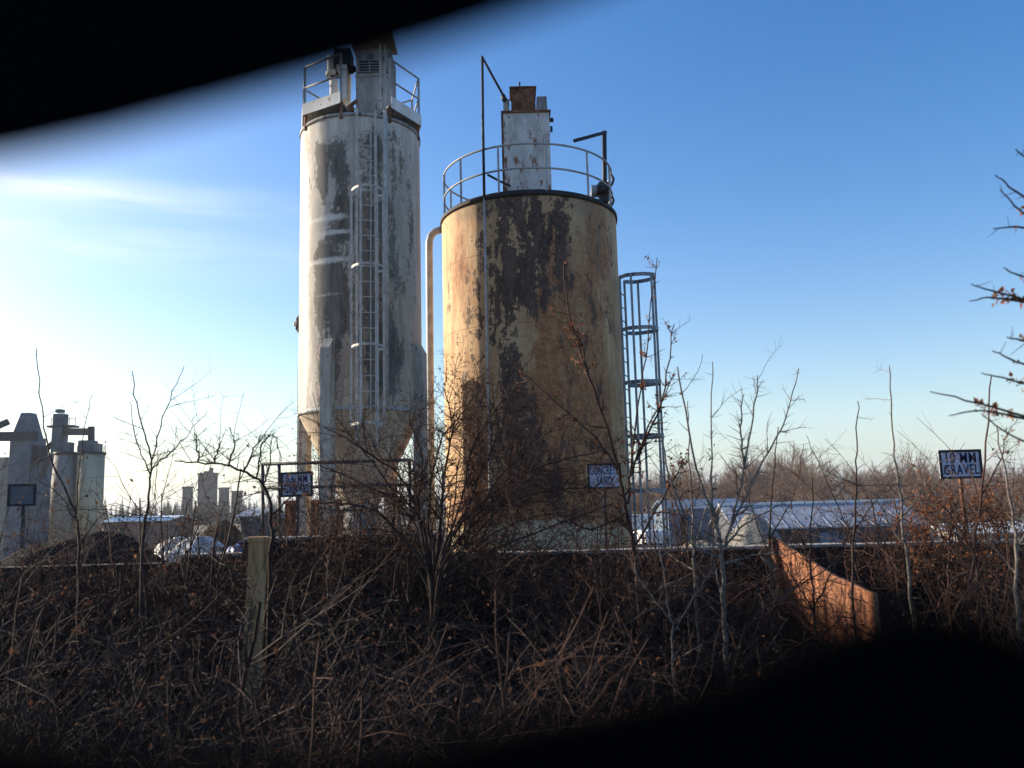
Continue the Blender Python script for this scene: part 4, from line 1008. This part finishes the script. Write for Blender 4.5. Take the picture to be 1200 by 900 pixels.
for i, mp_ in enumerate(mains):
    dy = rg.uniform(-.6, .6); n = len(mp_)
    pts = [base+Vector((rg.gauss(0, .05), rg.gauss(0, .05), 0))]+[P(x, y, Ym+dy*(j+1)/n) for j, (x, y) in enumerate(mp_)]
    out, rad = stemline(tr, pts, .019 if i < 6 else .013, .004, rg, nsp=0)
    for k in range(16 if mp_[-1][0] < 400 else 31):
        q = rg.randrange(int(len(out)*.42), len(out)-1); d = (out[q+1]-out[q]).normalized()
        grow(tw, out[q], rot_about(d, R_(rg.uniform(25, 70)), rg), rg.uniform(.18, .42), max(rad[q]*.55, .0032), 1, rg, o, (lf, .14, 2, .6))
tr.build('trunk', M['bark'], bb); tw.build('branches', M['bark_red'], bb); lf.build('dead_leaves', M['leaf'], bb)

# ------------------------------------------------------------------ far trees
def bare_tree(seed, H, dense=1.0, r=.16):
    rg = random.Random(seed); tr = MB(); tw = MB()
    o = [(6, .06, .03, 0, 0, 0)]
    pts = [Vector((0, 0, -.2))]; d = Vector((0, 0, 1))
    for i in range(6): d = (d+Vector((rg.gauss(0, .07), rg.gauss(0, .07), .1))).normalized(); pts.append(pts[-1]+d*H*.8/6)
    tr.tube(pts, [r*(1-.8*i/6) for i in range(7)], 6, caps=False)
    oo = [(5, .1, .06, (5, 8), (.35, .6), (20, 50)), (4, .14, .05, (5, 8), (.35, .65), (20, 55)), (3, .15, .02, 0, 0, 0)]
    for k in range(int(15*dense)):
        i = rg.randrange(1, 6); q = pts[i].lerp(pts[i+1], rg.random()); a = rg.uniform(0, 6.28)
        grow(tw, q, Vector((math.cos(a), math.sin(a), rg.uniform(.5, 1.4))).normalized(), H*rg.uniform(.28, .5), r*.42, 0, rg, oo)
    return tr, tw
# thicken twigs so they still read a hundred metres off
def thick(mb, k): return mb
TP = [bare_tree(s, 9, 1, .15) for s in (41, 42, 43)]
def merged(mbs, places, name, m):
    V = []; Fc = []; off = 0
    arrs = [(np.array(mb.v, dtype=np.float32), [tuple(f) for f in mb.f]) for mb in mbs]
    for (k, x, y, z, s, a, sz) in places:
        v, f = arrs[k]; c, sn = math.cos(a), math.sin(a)
        q = np.empty_like(v); q[:, 0] = (v[:, 0]*c-v[:, 1]*sn)*s+x; q[:, 1] = (v[:, 0]*sn+v[:, 1]*c)*s+y; q[:, 2] = v[:, 2]*s*sz+z
        V.append(q); Fc.extend([tuple(i+off for i in t_) for t_ in f]); off += len(v)
    V = np.concatenate(V); me = bpy.data.meshes.new(name); me.from_pydata(V.tolist(), [], Fc); me.materials.append(m); me.update()
    ob = bpy.data.objects.new(name, me); COL.objects.link(ob); return ob
both = []
for tr, tw in TP:
    mb = MB(); mb.v = tr.v+tw.v; mb.f = list(tr.f)+[tuple(i+len(tr.v) for i in f) for f in tw.f]; both.append(mb)
rg = random.Random(8); pl = []
for i in range(210):
    px = rg.uniform(720, 1330); Y = rg.uniform(150, 230); q = P(px, 600, Y)
    hpx = 44+9*math.sin((px-760)/90)+(7 if 880 < px < 960 or 1040 < px < 1120 else 0)+rg.uniform(-10, 8)
    pl.append((rg.randrange(3), q.x, Y, -3, hpx*Y/F/9*1.05, rg.uniform(0, 6.28), rg.uniform(.9, 1.1)))
wood = merged(both, pl, 'bare_woodland', M['wood_far'])
tag(wood, 'brown leafless woodland beyond the sheds on the right horizon', 'woodland', kind='stuff')
# a few trees one can tell apart stand before it
for (px, top, Y, lab, k) in ((905, 558, 125, 'rounded bare brown tree left of the long ribbed roof', 0), (1075, 534, 130, 'tallest bare brown tree behind the 10 mm gravel sign', 1), (955, 552, 140, 'tall bare tree behind the long ribbed roof', 2), (1185, 545, 120, 'bare brown tree behind the pale building at the right edge', 0), (875, 557, 135, 'bare brown tree above the blue shed', 1), (1010, 550, 120, 'broad bare tree above the white ridge of the long shed', 2)):
    q = P(px, 600, Y); H = P(px, top, Y).z+3; s = H/9.6
    root = thing('bare_tree', lab, 'tree', (q.x, Y, -3)); tr, tw = TP[k]
    root.rotation_euler = (0, 0, px*.1); root.scale = (s, s, s)
    for nm, mb in (('trunk', tr), ('crown', tw)):
        me = bpy.data.meshes.new(nm); me.from_pydata(mb.v, [], mb.f); me.materials.append(M['wood_far']); ob = bpy.data.objects.new(nm, me); COL.objects.link(ob); ob.parent = root
# scrub in the yard behind the wall
rg = random.Random(18); pl = []
for i in range(46):
    px = rg.uniform(770, 1300); Y = rg.uniform(84, 125); q = P(px, 600, Y)
    pl.append((rg.randrange(3), q.x, Y, -3, rg.uniform(.28, .5), rg.uniform(0, 6.28), .85))
for i in range(16):
    px = rg.uniform(255, 350); Y = rg.uniform(46, 58); q = P(px, 600, Y)
    pl.append((rg.randrange(3), q.x, Y, -3, rg.uniform(.25, .36), rg.uniform(0, 6.28), .8))
tag(merged(both, pl, 'bare_scrub', M['wood_far']), 'low leafless scrub round the sheds and heaps of the yard', 'scrub', kind='stuff')
# dark belt of conifers on the left horizon
def conifer(seed, H, R0):
    rg = random.Random(seed); mb = MB()
    mb.tube([(0, 0, -.3), (0, 0, H*.98)], [.03*H, .004*H], 5)
    L = 26
    for i in range(L):
        z = H*(.08+.9*i/L); r = R0*(1-i/L)**.8+.05*H/10
        for k in range(9):
            a = rg.uniform(0, 6.28); l = r*rg.uniform(.6, 1.1); d = Vector((math.cos(a), math.sin(a), -.35)); p = Vector((0, 0, z)); e = p+d*l
            s = Vector((-math.sin(a), math.cos(a), 0))*l*.22
            mb.add([p, p+d*l*.55+s, e, p+d*l*.55-s, p+d*l*.5+Vector((0, 0, .14*l))], [(0, 1, 4), (1, 2, 4), (2, 3, 4), (3, 0, 4)])
    return mb
cf = [conifer(s, 10, 2.4) for s in (1, 2)]
rg = random.Random(28); pl = []
for i in range(210):
    px = rg.uniform(-60, 520); Y = rg.uniform(330, 390); q = P(px, 600, Y); hp = 27+rg.uniform(-3, 3)
    pl.append((rg.randrange(2), q.x, Y, -3, (hp*Y/F)/10, rg.uniform(0, 6.28), 1))
tag(merged(cf, pl, 'conifer_belt', M['conifer']), 'dark belt of far trees along the left horizon', 'tree belt', kind='stuff')
rg = random.Random(38); pl = []
for i in range(170):
    px = rg.uniform(520, 1400); Y = rg.uniform(330, 400); q = P(px, 600, Y); hp = 34+rg.uniform(-4, 4)
    pl.append((rg.randrange(3), q.x, Y, -3, (hp*Y/F)/9, rg.uniform(0, 6.28), 1))
tag(merged(both, pl, 'far_woodland', M['wood_far']), 'farthest pale strip of bare woods along the right horizon', 'woodland', kind='stuff')
for px, top, lab in ((123, 581, 'dark pointed conifer beside the cream silos on the horizon'), (143, 580, 'thin dark conifer left of the tower blocks')):
    Y = 300; q = P(px, 600, Y); H = P(px, top, Y).z+3; root = thing('conifer_tree', lab, 'tree', (q.x, Y, -3)); root.scale = (H/10*.8, H/10*.8, H/10)
    o = cf[0].build('crown', M['conifer']); o.parent = root

# ------------------------------------------------------------------ black hoarding the view is taken through
Yh = .1
def hp_(px, py): return P(px, py, Yh)
hd = thing('hoarding', 'black hoarding out of focus with a long ragged gap one looks through', 'hoarding', (0, Yh, 0))
upx = [(-12000, -900), (-9000, -300), (-6000, 100), (-3500, -150), (-1800, 60), (-900, 190), (-300, 222), (0, 178), (120, 151), (250, 116), (400, 74), (520, 38), (640, -4), (800, -66), (1000, -150), (1300, -240), (2200, -420), (4000, -300), (7000, -700), (12000, -1000)]
lowx = [(-12000, 1300), (-8000, 1000), (-5000, 1150), (-2500, 950), (-1200, 900), (-500, 835), (-150, 842), (0, 866), (200, 900), (350, 900), (470, 876), (600, 845), (720, 822), (850, 786), (960, 740), (1040, 714), (1100, 706), (1160, 718), (1240, 750), (1500, 850), (2500, 1000), (5000, 900), (8000, 1200), (12000, 1000)]
def edge(l, sub=5):
    out = []; n = len(l)
    for i in range(n-1):
        a, b_, c, d = [Vector((*l[max(0, min(n-1, k))], 0)) for k in (i-1, i, i+1, i+2)]
        for s in range(sub):
            t_ = s/sub; q = b_.lerp(c, t_*t_*(3-2*t_)*.5+t_*.5); out.append((q.x, q.y))
    out.append(l[-1]); return out
def board(l, zflat, nm):
    e = [hp_(*p) for p in edge(l)]; e = [Vector((p.x, Yh, p.z)) for p in e]
    b = MB(); n = len(e); vs = []
    for p in e: vs += [p, p+Vector((0, .003, 0)), Vector((p.x, Yh, zflat)), Vector((p.x, Yh+.003, zflat))]
    fs = []
    for i in range(n-1):
        o = 4*i; q = o+4; fs += [(o, q, q+1, o+1), (o, o+2, q+2, q), (o+1, q+1, q+3, o+3), (o+2, o+3, q+3, q+2)]
    fs += [(0, 1, 3, 2), (4*n-4, 4*n-2, 4*n-1, 4*n-3)]
    b.add(vs, fs); return b.build(nm, M['black'], hd)
board(upx, 2.15, 'upper_board'); board(lowx, -.1, 'lower_board')
for px in (-11800, 11800):
    q = hp_(px, 450); b = MB(); b.box((q.x, Yh+.06, 1.03), (.09, .09, 2.26)); b.build('fence_post', M['black'], hd)

# ------------------------------------------------------------------ haze
HAZE = True
if HAZE:
    b = MB(); b.box((0, 1150, 24), (4860, 2560, 58))
    hm = bpy.data.materials.new('haze_air'); hm.use_nodes = True; hn = hm.node_tree; hn.nodes.clear()
    ou = hn.nodes.new('ShaderNodeOutputMaterial'); pv = hn.nodes.new('ShaderNodeVolumePrincipled')
    pv.inputs['Density'].default_value = .0002; pv.inputs['Color'].default_value = (.86, .92, 1, 1); pv.inputs['Anisotropy'].default_value = .4
    hn.links.new(pv.outputs[0], ou.inputs['Volume'])
    hz_ = b.build('haze', hm); hz_['kind'] = 'stuff'; hz_['label'] = 'thin winter haze in the air over the yard'; hz_['category'] = 'haze'
